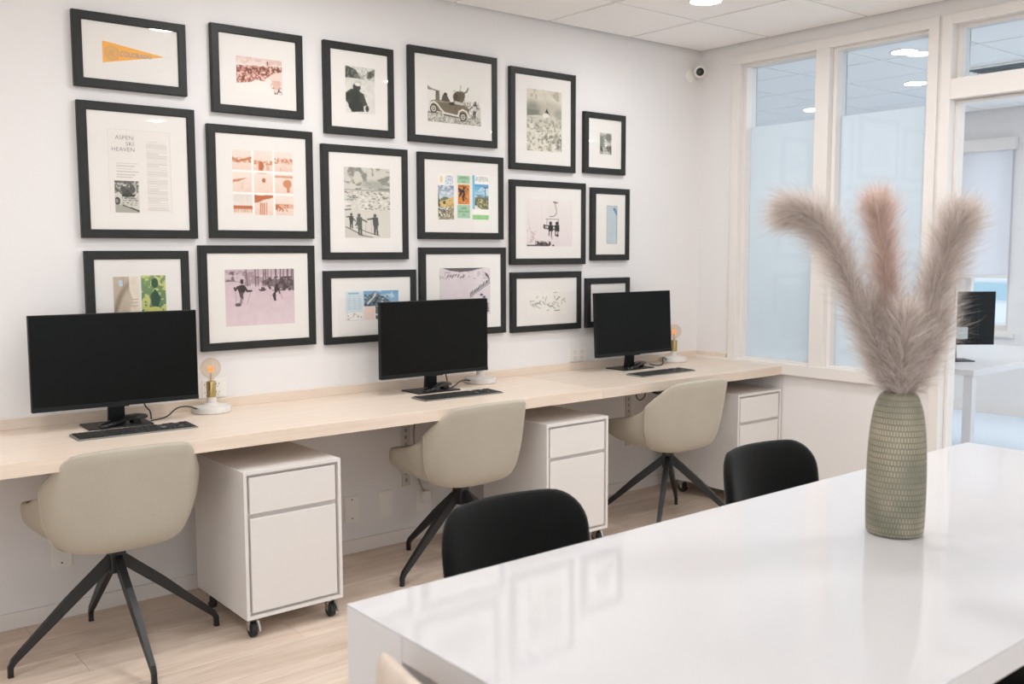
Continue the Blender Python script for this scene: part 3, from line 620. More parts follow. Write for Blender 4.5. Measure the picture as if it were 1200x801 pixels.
def p_lift(c):
    c.grad((232, 224, 221), (226, 214, 214)); K = (52, 52, 50)
    c.line([(0.58, 0.05), (0.66, 0.06)], 0.03, (120, 116, 112)); c.line([(0.61, 0.05), (0.62, 0.12), (0.645, 0.22), (0.64, 0.3), (0.58, 0.355), (0.5, 0.36)], 0.014, (96, 92, 90)); c.line([(0.40, 0.41), (0.70, 0.415)], 0.010, (110, 106, 104)); c.line([(0.44, 0.42), (0.42, 0.6)], 0.01, K); c.line([(0.68, 0.42), (0.70, 0.6)], 0.01, K); c.line([(0.38, 0.55), (0.70, 0.57)], 0.018, K); c.line([(0.38, 0.61), (0.70, 0.64)], 0.024, K)
    for x in (0.515, 0.655): c.ell(x, 0.5, 0.035, 0.04, K); c.poly([(x-0.055, 0.54), (x+0.055, 0.54), (x+0.05, 0.67), (x-0.05, 0.67)], K); c.line([(x-0.03, 0.66), (x-0.035, 0.76)], 0.025, K); c.line([(x+0.02, 0.66), (x+0.015, 0.78)], 0.025, K)
    c.rect(0.36, 0.53, 0.40, 0.62, K); c.rect(0.625, 0.74, 0.69, 0.78, K); c.line([(0.53, 0.76), (0.55, 0.84)], 0.01, K)
    c.line([(0.03, 0.42), (0.07, 0.6), (0.1, 0.75), (0.06, 0.92)], 0.008, (190, 170, 168)); c.line([(0.1, 0.68), (0.2, 0.9)], 0.01, (190, 168, 166)); c.speck((0.0, 0.6, 0.24, 0.96), (196, 170, 166), 12, 0.6, 3, 0.8)
    c.rect(0.0, 0.965, 0.5, 0.99, (88, 80, 76)); c.poly([(0.2, 0.98), (0.26, 0.91), (0.42, 0.9), (0.5, 0.97)], (96, 88, 84)); c.speck((0.18, 0.88, 0.52, 1), (60, 56, 52), 18, 0.5, 8); c.ell(0.57, 0.975, 0.025, 0.02, K)
def p_mark(c): c.a[:] = (190, 202, 206); c.mottle(14, 0.04, 3); c.rect(0, 0, 1, 0.012, (130, 150, 160)); c.rect(0, 0.985, 1, 1, (130, 150, 160)); c.rect(0, 0, 0.05, 1, (160, 178, 186)); c.rect(0.93, 0, 1, 1, (140, 160, 170)); c.line([(0.72, 0.09), (0.98, 0.22)], 0.07, (62, 104, 152)); c.line([(0.76, 0.11), (0.96, 0.21)], 0.02, (150, 180, 205))
def p_arch(c): c.grad((196, 182, 162), (186, 172, 154)); c.ell(0.85, 1.05, 0.95, 0.98, (150, 134, 116)); c.ell(0.95, 1.1, 0.92, 0.98, (198, 184, 164)); c.ell(1.3, 1.0, 0.75, 0.9, (228, 212, 194)); c.poly([(0.62, 0), (1, 0), (1, 0.7), (0.62, 0.25)], (232, 218, 202)); c.rect(0.22, 0.07, 0.36, 0.17, (196, 210, 224)); c.rect(0.38, 0.0, 0.4, 0.2, (150, 136, 118)); c.mottle(10, 0.05, 5); [c.rect(0.66, y, 0.95, y+0.015, (190, 172, 156)) for y in (0.4, 0.46, 0.52)]
def p_green(c): c.grad((128, 152, 104), (70, 112, 78)); c.speck((0, 0, 1, 1), (206, 206, 128), 7, 0.54, 4, 0.9); c.ell(0.55, 0.14, 0.14, 0.09, (44, 82, 60)); c.poly([(0.36, 0.36), (0.56, 0.24), (0.78, 0.4), (0.66, 0.56), (0.42, 0.54)], (40, 78, 60)); c.ell(0.52, 0.62, 0.3, 0.06, (206, 204, 122)); c.rect(0, 0.72, 1, 1, (62, 106, 76)); c.speck((0, 0.6, 1, 1), (196, 200, 120), 10, 0.62, 9, 0.8)
def p_pink(c):
    c.grad((206, 186, 192), (220, 200, 206), 0.1, 1); c.rect(0, 0, 1, 0.1, (196, 176, 182)); c.speck((0, 0.04, 0.3, 0.22), (110, 92, 98), 9, 0.5, 3, 0.9); c.speck((0.25, 0.05, 0.6, 0.3), (150, 128, 134), 8, 0.5, 4, 0.7)
    c.poly([(0.5, 0.24), (0.62, 0.3), (0.8, 0.36), (1, 0.38), (1, 0.2), (0.6, 0.18)], (100, 84, 88), 0.75); c.speck((0.45, 0.14, 1, 0.4), (74, 60, 64), 14, 0.5, 6, 0.9)
    rng = np.random.RandomState(3)
    for x in (0.3, 0.43, 0.47, 0.55, 0.58, 0.615, 0.66, 0.72, 0.735, 0.80, 0.845, 0.9, 0.91, 0.965, 0.99): c.line([(x, 0.0), (x+0.01*rng.randn(), 0.3)], 0.012+0.016*rng.rand(), (94, 78, 82), 0.85)
    c.line([(0, 0.17), (0.35, 0.27)], 0.015, (150, 130, 136), 0.7)
    K = (58, 48, 50); c.ell(0.24, 0.22, 0.024, 0.045, K); c.poly([(0.17, 0.31), (0.22, 0.275), (0.27, 0.28), (0.3, 0.34), (0.27, 0.42), (0.19, 0.41)], K); c.line([(0.18, 0.31), (0.145, 0.37), (0.135, 0.33)], 0.035, K); c.line([(0.28, 0.32), (0.31, 0.39), (0.37, 0.385)], 0.035, K); c.poly([(0.19, 0.40), (0.26, 0.41), (0.25, 0.53), (0.21, 0.5)], (92, 76, 80)); c.poly([(0.215, 0.5), (0.245, 0.52), (0.235, 0.6), (0.2, 0.6)], (150, 130, 136)); c.ell(0.18, 0.625, 0.045, 0.03, (104, 86, 92)); c.line([(0.145, 0.35), (0.155, 0.6)], 0.006, (130, 112, 116)); c.line([(0.36, 0.39), (0.31, 0.6)], 0.006, (130, 112, 116))
    c.ell(0.735, 0.31, 0.022, 0.035, K); c.poly([(0.70, 0.33), (0.76, 0.31), (0.755, 0.4), (0.70, 0.46)], K); c.poly([(0.685, 0.43), (0.72, 0.43), (0.725, 0.56), (0.70, 0.57)], K); c.poly([(0.67, 0.46), (0.70, 0.46), (0.73, 0.57), (0.7, 0.58)], K); c.line([(0.76, 0.36), (0.78, 0.44)], 0.025, K); c.line([(0.78, 0.4), (0.82, 0.55)], 0.006, (140, 122, 126))
    c.mottle(16, 0.035, 7)
def p_alp(c):
    c.a[:] = (236, 226, 220); c.rect(0, 0, 0.32, 1, (206, 218, 224)); c.rect(0.02, 0.72, 0.31, 0.97, (236, 230, 224)); c.speck((0.03, 0.74, 0.3, 0.96), (170, 160, 160), 18, 0.6, 3); [c.rect(x, 0.16+0.07*i, x+0.07, 0.19+0.07*i, (176, 196, 208), 0.8) for x in (0.04, 0.13, 0.22) for i in range(7)]; c.rect(0.05, 0.05, 0.25, 0.11, (110, 160, 186), 0.7)
    t = Canvas(80, 46, (110, 160, 196)); t.grad((106, 158, 198), (168, 196, 214)); t.speck((0.4, 0, 1, 0.5), (214, 222, 226), 5, 0.55, 3, 0.7)
    t.poly([(0.02, 0.85), (0.08, 0.45), (0.2, 0.25), (0.3, 0.08), (0.42, 0.2), (0.6, 0.45), (0.75, 0.7), (0.78, 1), (0.02, 1)], (112, 128, 134)); t.line([(0.12, 0.8), (0.3, 0.4), (0.34, 0.2)], 0.08, (214, 218, 220)); t.line([(0.3, 0.9), (0.38, 0.5), (0.45, 0.3)], 0.05, (50, 60, 66)); t.line([(0.5, 0.9), (0.55, 0.5)], 0.06, (206, 212, 216)); t.line([(0.1, 0.5), (0.22, 0.26)], 0.05, (196, 158, 138)); t.speck((0.02, 0.2, 0.7, 1), (60, 72, 78), 9, 0.57, 8, 0.8)
    c.sub(0.33, 0.0, 1.0, 0.53, t); c.rect(0.34, 0.55, 0.54, 0.98, (232, 208, 200)); c.rect(0.55, 0.53, 0.78, 0.98, (92, 96, 96)); c.speck((0.55, 0.53, 0.78, 0.98), (200, 206, 208), 12, 0.55, 5); c.rect(0.79, 0.53, 1.0, 0.98, (214, 220, 224))
def p_slope(c):
    c.grad((220, 208, 212), (212, 200, 204)); c.poly([(0.05, 0), (0.9, 0), (0.62, 0.07), (0.4, 0.09), (0.2, 0.06)], (92, 90, 90)); c.speck((0, 0.08, 1, 0.24), (150, 140, 144), 14, 0.66, 5, 0.6)
    rng = np.random.RandomState(9); K = (70, 66, 68)
    for i in range(7): x = 0.15+0.05*i; c.line([(x, 0.2+0.02*rng.randn()), (x+0.03, 0.15+0.02*rng.randn())], 0.02, K)
    for x, y in ((0.9, 0.12), (0.95, 0.18), (0.93, 0.14)): c.line([(x, y), (x+0.02, y+0.06)], 0.03, K)
    c.line([(0.6, 0.62), (1.0, 0.32)], 0.012, K)
    for i in range(12): x = 0.6+0.033*i; y = 0.62-0.025*i-0.03; c.line([(x, y), (x+0.025*rng.rand(), y-0.05-0.03*rng.rand())], 0.022, K)
    for i in range(8): y = 0.58+0.05*i; c.ell(0.9+0.03*rng.randn(), y, 0.03, 0.025, K)
    c.mottle(12, 0.03, 4)
def p_sketch(c):
    c.a[:] = (236, 231, 225); c.rect(0, 0, 1, 0.01, (222, 216, 210)); rng = np.random.RandomState(5); K = (112, 116, 108)
    for cx, cy in ((0.2, 0.55), (0.36, 0.35), (0.58, 0.6), (0.74, 0.4)):
        for i in range(9): x, y = cx+0.07*rng.randn(), cy+0.11*rng.randn(); c.line([(x, y), (x+0.05*rng.randn(), y+0.13*rng.rand())], 0.012+0.02*rng.rand(), K, 0.85)
    c.line([(0.12, 0.62), (0.28, 0.56)], 0.02, K); c.line([(0.66, 0.86), (0.78, 0.85)], 0.03, K); c.line([(0.48, 0.84), (0.53, 0.83)], 0.02, K)
def p_plain(c): c.grad((226, 220, 214), (216, 208, 200)); c.speck((0, 0.3, 1, 1), (180, 174, 166), 6, 0.5, 4, 0.8)

FW, FD = 0.033, 0.025
def frame_mesh(w_, h, parent):
    bm = bmesh.new(); a, b = w_/2, FW
    for (ox, oz, ix, iz, ox2, oz2, ix2, iz2) in ((-a, 0, -a+b, b, a, 0, a-b, b), (a, 0, a-b, b, a, h, a-b, h-b), (a, h, a-b, h-b, -a, h, -a+b, h-b), (-a, h, -a+b, h-b, -a, 0, -a+b, b)):
        ring = lambda X, Z, x_, z_: [(X, -0.001, Z), (X, -FD+0.002, Z), (X+(x_-X)*0.06, -FD, Z+(z_-Z)*0.06), (X+(x_-X)*0.9, -FD, Z+(z_-Z)*0.9), (x_, -FD+0.003, z_), (x_, -0.001, z_)]
        add_loft(bm, [ring(ox, oz, ix, iz), ring(ox2, oz2, ix2, iz2)])
    return finish('frame', bm, 'black_frame', parent)
FRAMES = [
 ('pennant', (-3.573, -3.148, 2.016, 2.294), 'black framed orange triangular pennant lettered COLORADO, top left of the gallery', []),
 ('crowd', (-3.045, -2.639, 1.967, 2.320), 'black framed reddish photo of a crowd on a snow bank', [(p_crowd, -2.939, -2.736, 2.062, 2.203)]),
 ('coat', (-2.537, -2.180, 1.919, 2.320), 'black framed portrait photo of a figure in a dark coat seen from behind', [(p_coat, -2.431, -2.280, 2.018, 2.222)]),
 ('car', (-2.097, -1.574, 1.914, 2.356), 'black framed sepia photo of an old open car with people', [(p_car, -1.992, -1.676, 2.014, 2.251)]),
 ('hill', (-1.489, -1.040, 1.817, 2.330), 'black framed tall grey photo of a figure on a stony hillside', [(p_hill, -1.379, -1.139, 1.917, 2.231)]),
 ('little', (-0.974, -0.658, 1.822, 2.151), 'small black framed print with a tiny grey photo, rightmost of top row', [(p_small, -0.856, -0.767, 1.930, 2.045)]),
 ('heaven', (-3.569, -3.123, 1.452, 1.965), 'black framed magazine page headed ASPEN SKI HEAVEN with car photo', [(p_page, -3.463, -3.223, 1.549, 1.868)]),
 ('nine', (-3.071, -2.601, 1.455, 1.917), 'black framed grid of nine orange tinted square photos', [(p_nine, -2.968, -2.697, 1.554, 1.822)]),
 ('skiers', (-2.556, -2.110, 1.362, 1.872), 'tall black framed photo of three skiers standing above a village', [(p_three, -2.447, -2.208, 1.461, 1.777)]),
 ('covers', (-2.048, -1.536, 1.458, 1.869), 'black framed trio of colourful brochure covers', [(p_maga, -1.937, -1.844, 1.553, 1.773), (p_magb, -1.823, -1.746, 1.561, 1.768), (p_magc, -1.730, -1.629, 1.556, 1.773)]),
 ('lift', (-1.488, -0.963, 1.328, 1.764), 'black framed pinkish photo of two riders on a chairlift', [(p_lift, -1.380, -1.060, 1.424, 1.668)]),
 ('mark', (-0.917, -0.622, 1.347, 1.746), 'narrow black frame holding a pale blue bookmark strip', [(p_mark, -0.801, -0.718, 1.440, 1.650)]),
 ('pair', (-3.564, -3.165, 0.985, 1.403), 'black frame with a tan picture and a green picture, half behind the left monitor', [(p_arch, -3.463, -3.366, 1.085, 1.303), (p_green, -3.357, -3.261, 1.085, 1.306)]),
 ('pink', (-3.122, -2.603, 0.989, 1.425), 'black framed mauve photo of two skiers by birch trees, right of the left monitor', [(p_pink, -3.015, -2.703, 1.088, 1.325)]),
 ('alp', (-2.556, -2.070, 0.982, 1.313), 'black framed blue mountain brochure, partly behind the middle monitor', [(p_alp, -2.451, -2.169, 1.084, 1.218)]),
 ('slope', (-2.045, -1.522, 0.983, 1.418), 'black framed pale photo of ski tracks, partly behind the middle monitor', [(p_slope, -1.934, -1.622, 1.084, 1.317)]),
 ('sketch', (-1.484, -0.994, 0.977, 1.290), 'black framed faint pencil sketch of figures, low on the wall between two monitors', [(p_sketch, -1.385, -1.084, 1.064, 1.200)]),
 ('hidden', (-0.954, -0.615, 0.977, 1.250), 'black framed print mostly hidden behind the right monitor', [(p_plain, -0.87, -0.70, 1.06, 1.16)]),
]
mat('pennant_felt', rgb(244, 178, 86), 0.85, noise=(160, 0.06)); mat('ink_grey', rgb(166, 160, 158), 0.8); mat('ink_black', rgb(64, 64, 62), 0.8)
mat('ink_blue', rgb(92, 160, 206), 0.8); mat('ink_green', rgb(84, 122, 94), 0.8)
for key, (x0, x1, z0, z1), label, prints in FRAMES:
    xc = (x0+x1)/2; t = thing('picture_frame', label, 'picture', (xc, 0, z0), 0, 'framed pictures on the gallery wall')
    w_, h = x1-x0, z1-z0
    frame_mesh(w_, h, t)
    box('mat_board', -w_/2+FW-0.004, w_/2-FW+0.004, -0.0185, -0.003, FW-0.004, h-FW+0.004, 'mat_board', t)
    for fn, a, b, c, d in prints:
        cv = C_(b-a, d-c, (235, 230, 225), 620 if (b-a) < 0.12 else 430); fn(cv)
        pr = print_mesh('print', cv, a-xc, b-xc, c-z0, d-z0, -0.0189, t)
        if fn is p_page:
            for i, (s_, xx) in enumerate((('ASPEN:', -3.361), ('SKI', -3.364), ('HEAVEN', -3.361))):
                text_mesh('lettering', s_, 0.0225, 'ink_black', pr, (xx-xc, -0.0193, 1.829-i*0.0225-z0), 'RIGHT', 1.05, -0.0004)
        if fn is p_maga: text_mesh('lettering', 'ASPEN', 0.062, 'ink_blue', pr, (-1.871-xc, -0.0193, 1.722-z0), 'CENTER', 0.26)
        if fn is p_magb:
            text_mesh('lettering', 'ASPEN', 0.019, 'ink_green', pr, (-1.784-xc, -0.0193, 1.750-z0), 'CENTER'); text_mesh('lettering', '1961', 0.015, 'ink_green', pr, (-1.784-xc, -0.0193, 1.734-z0), 'CENTER')
            for i, s_ in enumerate(('ASPEN', 'HIGHLANDS', 'SKI')): text_mesh('lettering', s_, 0.0145, 'ink_green', pr, (-1.784-xc, -0.0193, 1.604-i*0.0155-z0), 'CENTER', 0.85)
        if fn is p_magc: text_mesh('lettering', 'ASPEN', 0.034, 'ink_black', pr, (-1.672-xc, -0.0193, 1.744-z0), 'CENTER', 0.8, -0.0005)
    if key == 'pennant':
        P3 = [(-3.467-xc, 2.193-z0), (-3.467-xc, 2.112-z0), (-3.235-xc, 2.158-z0)]
        bm = bmesh.new(); add_loft(bm, [[(x, -0.0186, z) for x, z in P3], [(x, -0.0200, z) for x, z in P3]]); pn = finish('pennant', bm, 'pennant_felt', t)
        me_t = text_mesh('lettering', 'COLORADO', 0.030, 'ink_grey', pn, (-3.405-xc, -0.0203, 2.141-z0), 'LEFT', 0.72, 0.0008)
        for v in me_t.data.vertices: v.co.z *= 1-0.62*min(1, v.co.x/0.118)*0.7; v.co.z += 0.0035*v.co.x/0.118
        bm = bmesh.new()
        for r in (0.026, 0.020): add_tube(bm, [(-3.434-xc+r*math.cos(a), -0.0201, 2.150-z0+r*math.sin(a)) for a in np.linspace(0, 2*math.pi, 25)], 0.0009, 4)
        for dx in (-0.010, -0.003, 0.004, 0.011): add_tube(bm, [(-3.436-xc+dx, -0.0201, 2.136-z0), (-3.433-xc+dx*0.8, -0.0201, 2.163-z0)], 0.0011, 4)
        finish('emblem', bm, 'ink_grey', pn)
    box('glazing', -w_/2+FW-0.002, w_/2-FW+0.002, -0.0226, -0.0212, FW-0.002, h-FW+0.002, 'picture_glass', t)
# half outline from back centre to front centre; levels from bottom ring to rim (x, y, z); x>=0 mirrored
SHELL = [
 [(0, -.130, .392), (.075, -.123, .392), (.118, -.094, .392), (.136, -.040, .393), (.131, -.022, .394), (.134, .03, .396), (.125, .105, .402), (.080, .168, .406), (0, .186, .410)],
 [(0, -.192, .430), (.112, -.182, .428), (.176, -.142, .425), (.204, -.068, .424), (.194, -.046, .425), (.204, .03, .425), (.198, .150, .428), (.125, .246, .432), (0, .270, .434)],
 [(0, -.222, .550), (.132, -.213, .545), (.205, -.168, .534), (.250, -.085, .512), (.239, -.062, .505), (.257, .03, .486), (.250, .178, .472), (.152, .282, .468), (0, .304, .468)],
 [(0, -.258, .756), (.140, -.250, .752), (.204, -.208, .731), (.264, -.105, .634), (.256, -.078, .606), (.278, .010, .562), (.258, .170, .532), (.155, .276, .508), (0, .298, .502)],
]
def crom(P, i, t, closed):
    n = len(P)
    g = (lambda k: P[k % n]) if closed else (lambda k: P[min(max(k, 0), n-1)])
    a, b, c, d = g(i-1), g(i), g(i+1), g(i+2)
    return tuple(0.5*(2*b[k]+(c[k]-a[k])*t+(2*a[k]-5*b[k]+4*c[k]-d[k])*t*t+(-a[k]+3*b[k]-3*c[k]+d[k])*t**3) for k in range(3))
def shell_rings(S=SHELL, ku=4, kv=5):
    rings = []
    for lev in S:
        full = lev + [(-x, y, z) for x, y, z in lev[-2:0:-1]]
        rings.append([crom(full, i, j/ku, True) for i in range(len(full)) for j in range(ku)])
    n = len(rings[0]); out = []
    for i in range(len(rings)-1):
        for j in range(kv):
            out.append([crom([r[q] for r in rings], i, j/kv, False) for q in range(n)])
    out.append(rings[-1])
    return out
# ------------------------------------------------------------------ worktop along the gallery wall
DZ, DT, DD = 0.750, 0.047, 0.645
wt = thing('worktop', 'long pale oak worktop running along the gallery wall to the glass partition', 'desk', (0, 0, DZ-DT))
def wx(name, a, b, y0, y1, z0, z1, bv=0.0015): return box(name, a, b, y0, y1, z0-(DZ-DT), z1-(DZ-DT), 'desk_wood', wt, bevel=bv)
wx('top', -1.4335, -0.0015, -DD, -0.0005, DZ-DT, DZ); wx('top', XW+0.002, -1.4345, -DD, -0.0005, DZ-DT, DZ)
wx('upstand', XW+0.002, -0.0195, -0.0185, -0.0005, DZ, DZ+0.040); wx('upstand', -0.0185, -0.031+0.0295, -0.235, -0.0005, DZ, DZ+0.040)
for x in (-5.19, -3.66, -2.13, -0.60):
    br = thing('desk_bracket', 'pale steel wall bracket under the worktop %s' % {-5.19: 'beyond the left end of view', -3.66: 'behind the left swivel chair', -2.13: 'behind the middle swivel chair', -0.60: 'behind the right swivel chair'}[x], 'bracket', (x, 0, 0.27), 0, 'brackets under the worktop')
    boxes('wall_plate', [(-0.022, 0.022, -0.006, -0.0005, 0.0, 0.43)], 'bracket_grey', br, bevel=0.001)
    bm = bmesh.new(); add_bar(bm, [((0, -0.006, 0.40), (0.012, 0, 0), (0, 0, 0.03)), ((0, -0.50, 0.422), (0.012, 0, 0), (0, 0, 0.0085))]); finish('arm', bm, 'bracket_grey', br)
    boxes('slots', [(-0.006, 0.006, -0.0072, -0.0055, z, z+0.018) for z in np.arange(0.02, 0.36, 0.035)], 'cable_grey', br)

# ------------------------------------------------------------------ mobile pedestals
PWD, PDP, PH, PZ0 = 0.388, 0.470, 0.542, 0.077
def pedestal():
    t = thing('drawer_cabinet', '', 'cabinet', group='white drawer cabinets under the worktop')
    a, f = PWD/2, 0.012     # front faces -y, origin at front centre on the floor
    boxes('body', [(-a, -a+f, 0, PDP, PZ0, PZ0+PH), (a-f, a, 0, PDP, PZ0, PZ0+PH), (-a+f, a-f, 0, PDP, PZ0, PZ0+f), (-a+f, a-f, 0, PDP, PZ0+PH-f, PZ0+PH), (-a+f, a-f, PDP-0.01, PDP, PZ0+f, PZ0+PH-f), (-a+f, a-f, 0.022, 0.03, PZ0+f, PZ0+PH-f)], 'white_laminate', t)
    g = 0.011
    box('drawer', -a+f+g, a-f-g, 0.002, 0.021, 0.463, PZ0+PH-f-g, 'white_laminate', t, bevel=0.002)
    box('drawer', -a+f+g, a-f-g, 0.002, 0.021, PZ0+f+g, 0.446, 'white_laminate', t, bevel=0.002)
    for sx in (-1, 1):
        for yy in (0.045, PDP-0.05):
            cx = sx*(a-0.035)
            bm = bmesh.new(); add_box(bm, cx-0.022, cx+0.022, yy-0.022, yy+0.022, 0.070, PZ0)
            for s in (-1, 1): add_bar(bm, [((cx+s*0.0145, yy+0.002, 0.071), (0.0015, 0, 0), (0, 0.017, 0)), ((cx+s*0.0145, yy-0.006, 0.026), (0.0015, 0, 0), (0, 0.008, 0))])
            add_bar(bm, [((cx+0.019, yy-0.012, 0.058), (0.004, 0, 0), (0, 0.006, 0)), ((cx+0.019, yy-0.030, 0.022), (0.0035, 0, 0), (0, 0.004, 0))])
            ca = finish('caster', bm, 'chrome', t)
            bm = bmesh.new()
            add_loft(bm, [[(cx+x, yy-0.006+r*math.cos(q), 0.0275+r*math.sin(q)) for q in np.linspace(0, 2*math.pi, 20, endpoint=False)] for x, r in ((-0.0115, 0.0225), (-0.0095, 0.0272), (0.0095, 0.0272), (0.0115, 0.0225))])
            finish('wheel', bm, 'rubber', ca, smooth=40)
    return t
p0 = pedestal()
for i, (x, y, lab) in enumerate(((-3.049, -0.679, 'white drawer cabinet on casters right of the left swivel chair'), (-1.603, -0.655, 'white drawer cabinet on casters right of the middle swivel chair'), (-0.204, -0.632, 'white drawer cabinet against the glass partition wall, right of the right swivel chair'))):
    c = p0 if i == 0 else copy_tree(p0); c.location = (x, y, 0); c['label'] = lab

# ------------------------------------------------------------------ upholstered swivel chairs
def swivel_chair():
    t = thing('swivel_chair', '', 'chair', group='oatmeal swivel chairs at the worktop')
    bm = bmesh.new(); R0 = [[Vector(p) for p in r] for r in shell_rings()]
    n = len(R0[0]); seq = [[p.copy() for p in r] for r in R0]
    def inw(p, d):
        h = Vector((p.x, p.y-0.02, 0)); L = h.length; return p-h*(d/L) if L > 1e-6 else p.copy()
    rim = R0[-1]
    seq.append([inw(p, 0.004)+Vector((0, 0, 0.008)) for p in rim]); seq.append([inw(p, 0.013)+Vector((0, 0, 0.011)) for p in rim]); seq.append([inw(p, 0.022)+Vector((0, 0, 0.007)) for p in rim])
    for r in R0[-1:5:-1]:
        if min(p.z for p in r) < 0.40: break
        seq.append([inw(Vector((p.x, p.y, max(p.z, 0.452))), 0.027) for p in r])
    V = [[bm.verts.new(p) for p in r] for r in seq]
    for a, b in zip(V[:-1], V[1:]):
        for i in range(n): bm.faces.new((a[i], a[(i+1) % n], b[(i+1) % n], b[i]))
    c0 = bm.verts.new((0, 0.02, 0.388))
    for i in range(n): bm.faces.new((V[0][(i+1) % n], V[0][i], c0))
    c1 = bm.verts.new((0, 0.03, 0.452))
    for i in range(n): bm.faces.new((V[-1][i], V[-1][(i+1) % n], c1))
    sh = finish('seat_shell', bm, 'oat_fabric', t, smooth=75)
    # piped seam running under each side of the shell
    for s in (-1, 1): tube('seam', [(s*0.264, -0.105, 0.634), (s*0.2505, -0.085, 0.512), (s*0.205, -0.068, 0.4235), (s*0.136, -0.040, 0.392), (s*0.06, -0.02, 0.3885)], 0.0028, 'oat_fabric', sh, n=6)
    ol = [(0.80*p.x, 0.03+0.86*(p.y-0.03)) for p in R0[-6]]
    pad('seat_cushion', ol, 0.06, 'oat_fabric', t, bend=lambda u, v, q: (u, v, 0.468+q+0.02*max(0, v)), puff=0.4)
    bm = bmesh.new(); add_box(bm, -0.027, 0.027, -0.027, 0.027, 0.285, 0.375); hub = finish('hub', bm, 'black_metal', t, smooth=35, bevel=0.006)
    lathe('column', [(0, 0.372), (0.055, 0.372), (0.055, 0.380), (0.030, 0.384), (0.030, 0.392), (0, 0.392)], 'black_metal', t, n=20)
    for k in range(4):
        d = Vector((math.cos(k*math.pi/2), math.sin(k*math.pi/2), 0)); s_ = Vector((-d.y, d.x, 0)); up = Vector((0, 0, 1))
        bm = bmesh.new()
        add_bar(bm, [(d*0.020+up*0.330, s_*0.0125, (up*0.93+d*0.35)*0.021), (d*0.16+up*0.213, s_*0.0120, (up*0.8+d*0.55)*0.019), (d*0.340+up*0.052, s_*0.009, (up*0.75+d*0.6)*0.0115), (d*0.350+up*0.034, s_*0.0085, d*0.009+up*0.002), (d*0.351+up*0.004, s_*0.008, d*0.0085)])
        lg = finish('leg', bm, 'black_metal', t, smooth=50, bevel=0.0025)
        bm = bmesh.new(); add_box(bm, *[d.x*0.351-0.0085, d.x*0.351+0.0085, d.y*0.351-0.0085, d.y*0.351+0.0085, 0.0, 0.005]); finish('glide', bm, 'rubber', lg)
    return t
ch0 = swivel_chair()
def spin_base(t, deg):   # the shell turns on the column: legs and hub keep their own angle
    for o in t.children:
        if o.name.startswith(('leg', 'hub')): o.rotation_euler.z += math.radians(deg)
for i, (x, y, yaw, base, lab) in enumerate(((-3.620, -0.456, 0, 0, 'oatmeal upholstered swivel chair at the left monitor, seen from behind'), (-2.150, -0.480, 0, 9, 'oatmeal upholstered swivel chair at the middle monitor'), (-0.900, -0.580, -3, 34, 'oatmeal upholstered swivel chair at the right monitor, beside the last cabinet'))):
    c = ch0 if i == 0 else copy_tree(ch0); c.location = (x, y, 0); c.rotation_euler.z = math.radians(yaw); c['label'] = lab
    spin_base(c, base-(yaw))

# ------------------------------------------------------------------ meeting table
TX0, TX1, TY0, TY1, TZ = -3.769, -1.398, -3.215, -2.355, 0.750
mt = thing('meeting_table', 'long glossy white meeting table in the foreground', 'table', ((TX0+TX1)/2, (TY0+TY1)/2, 0))
ax, ay = (TX1-TX0)/2, (TY1-TY0)/2
box('table_top', -ax, ax, -ay, ay, 0.7452, TZ, 'gloss_white', mt, bevel=0.002, seg=3)
lw, ld = 0.075, 0.185
for sx in (-1, 1):
    for sy in (-1, 1):
        box('leg', *sorted((sx*ax-sx*0.0003, sx*(ax-lw))), *sorted((sy*ay-sy*0.0003, sy*(ay-ld))), 0, 0.7452, 'satin_white', mt, bevel=0.001)
for sx in (-1, 1): box('apron', *sorted((sx*ax-sx*0.0003, sx*(ax-0.03))), -ay+ld+0.0015, ay-ld-0.0015, 0.702, 0.7452, 'satin_white', mt, bevel=0.001)
for sy in (-1, 1): box('apron', -ax+lw+0.0015, ax-lw-0.0015, *sorted((sy*ay-sy*0.0003, sy*(ay-0.03))), 0.702, 0.7452, 'satin_white', mt, bevel=0.001)

# ------------------------------------------------------------------ chairs round the table
def arc_bend(Rc, y0, lean, tk=1.0):
    """wrap a flat pad into a backrest: u across, v up; concave towards +y"""
    def f(u, v, q):
        a = u/Rc; rr = Rc-q*tk
        return (rr*math.sin(a), y0+Rc-rr*math.cos(a)-lean*(v-0.45), v)
    return f
def table_chair(kind):
    wood = kind == 'wood'
    t = thing('wooden_chair' if wood else 'meeting_chair', '', 'chair', group=None if wood else 'black chairs at the meeting table')
    if wood:
        pad('backrest', round_rect(-0.26, 0.26, 0.48, 0.773, (0.075, 0.075, 0.05, 0.05), 8), 0.046, 'pale_wood', t, bend=arc_bend(0.75, -0.235, 0.10), puff=0.42)
    else:
        bk = pad('backrest', round_rect(-0.255, 0.255, 0.43, 0.767, (0.10, 0.10, 0.06, 0.06), 8), 0.046, 'black_velvet', t, bend=arc_bend(0.36, -0.245, 0.14), puff=0.35)
    pad('seat', round_rect(-0.23, 0.23, -0.20, 0.22, 0.07, 6), 0.06, 'pale_wood' if wood else 'black_velvet', t, bend=lambda u, v, q: (u, v, 0.455+q), puff=0.35)
    for sx in (-1, 1):
        tube('back_post', [(sx*0.13, -0.10, 0.43), (sx*0.135, -0.20, 0.44), (sx*0.14, -0.235, 0.50), (sx*0.14, -0.235, 0.58)], 0.010, 'black_metal', t)
        for sy in (-1, 1): tube('leg', [(sx*0.17, sy*0.15, 0.435), (sx*0.215, sy*0.205, 0.0)], 0.011, 'black_metal', t, smooth_k=0)
    return t
bc = table_chair('black')
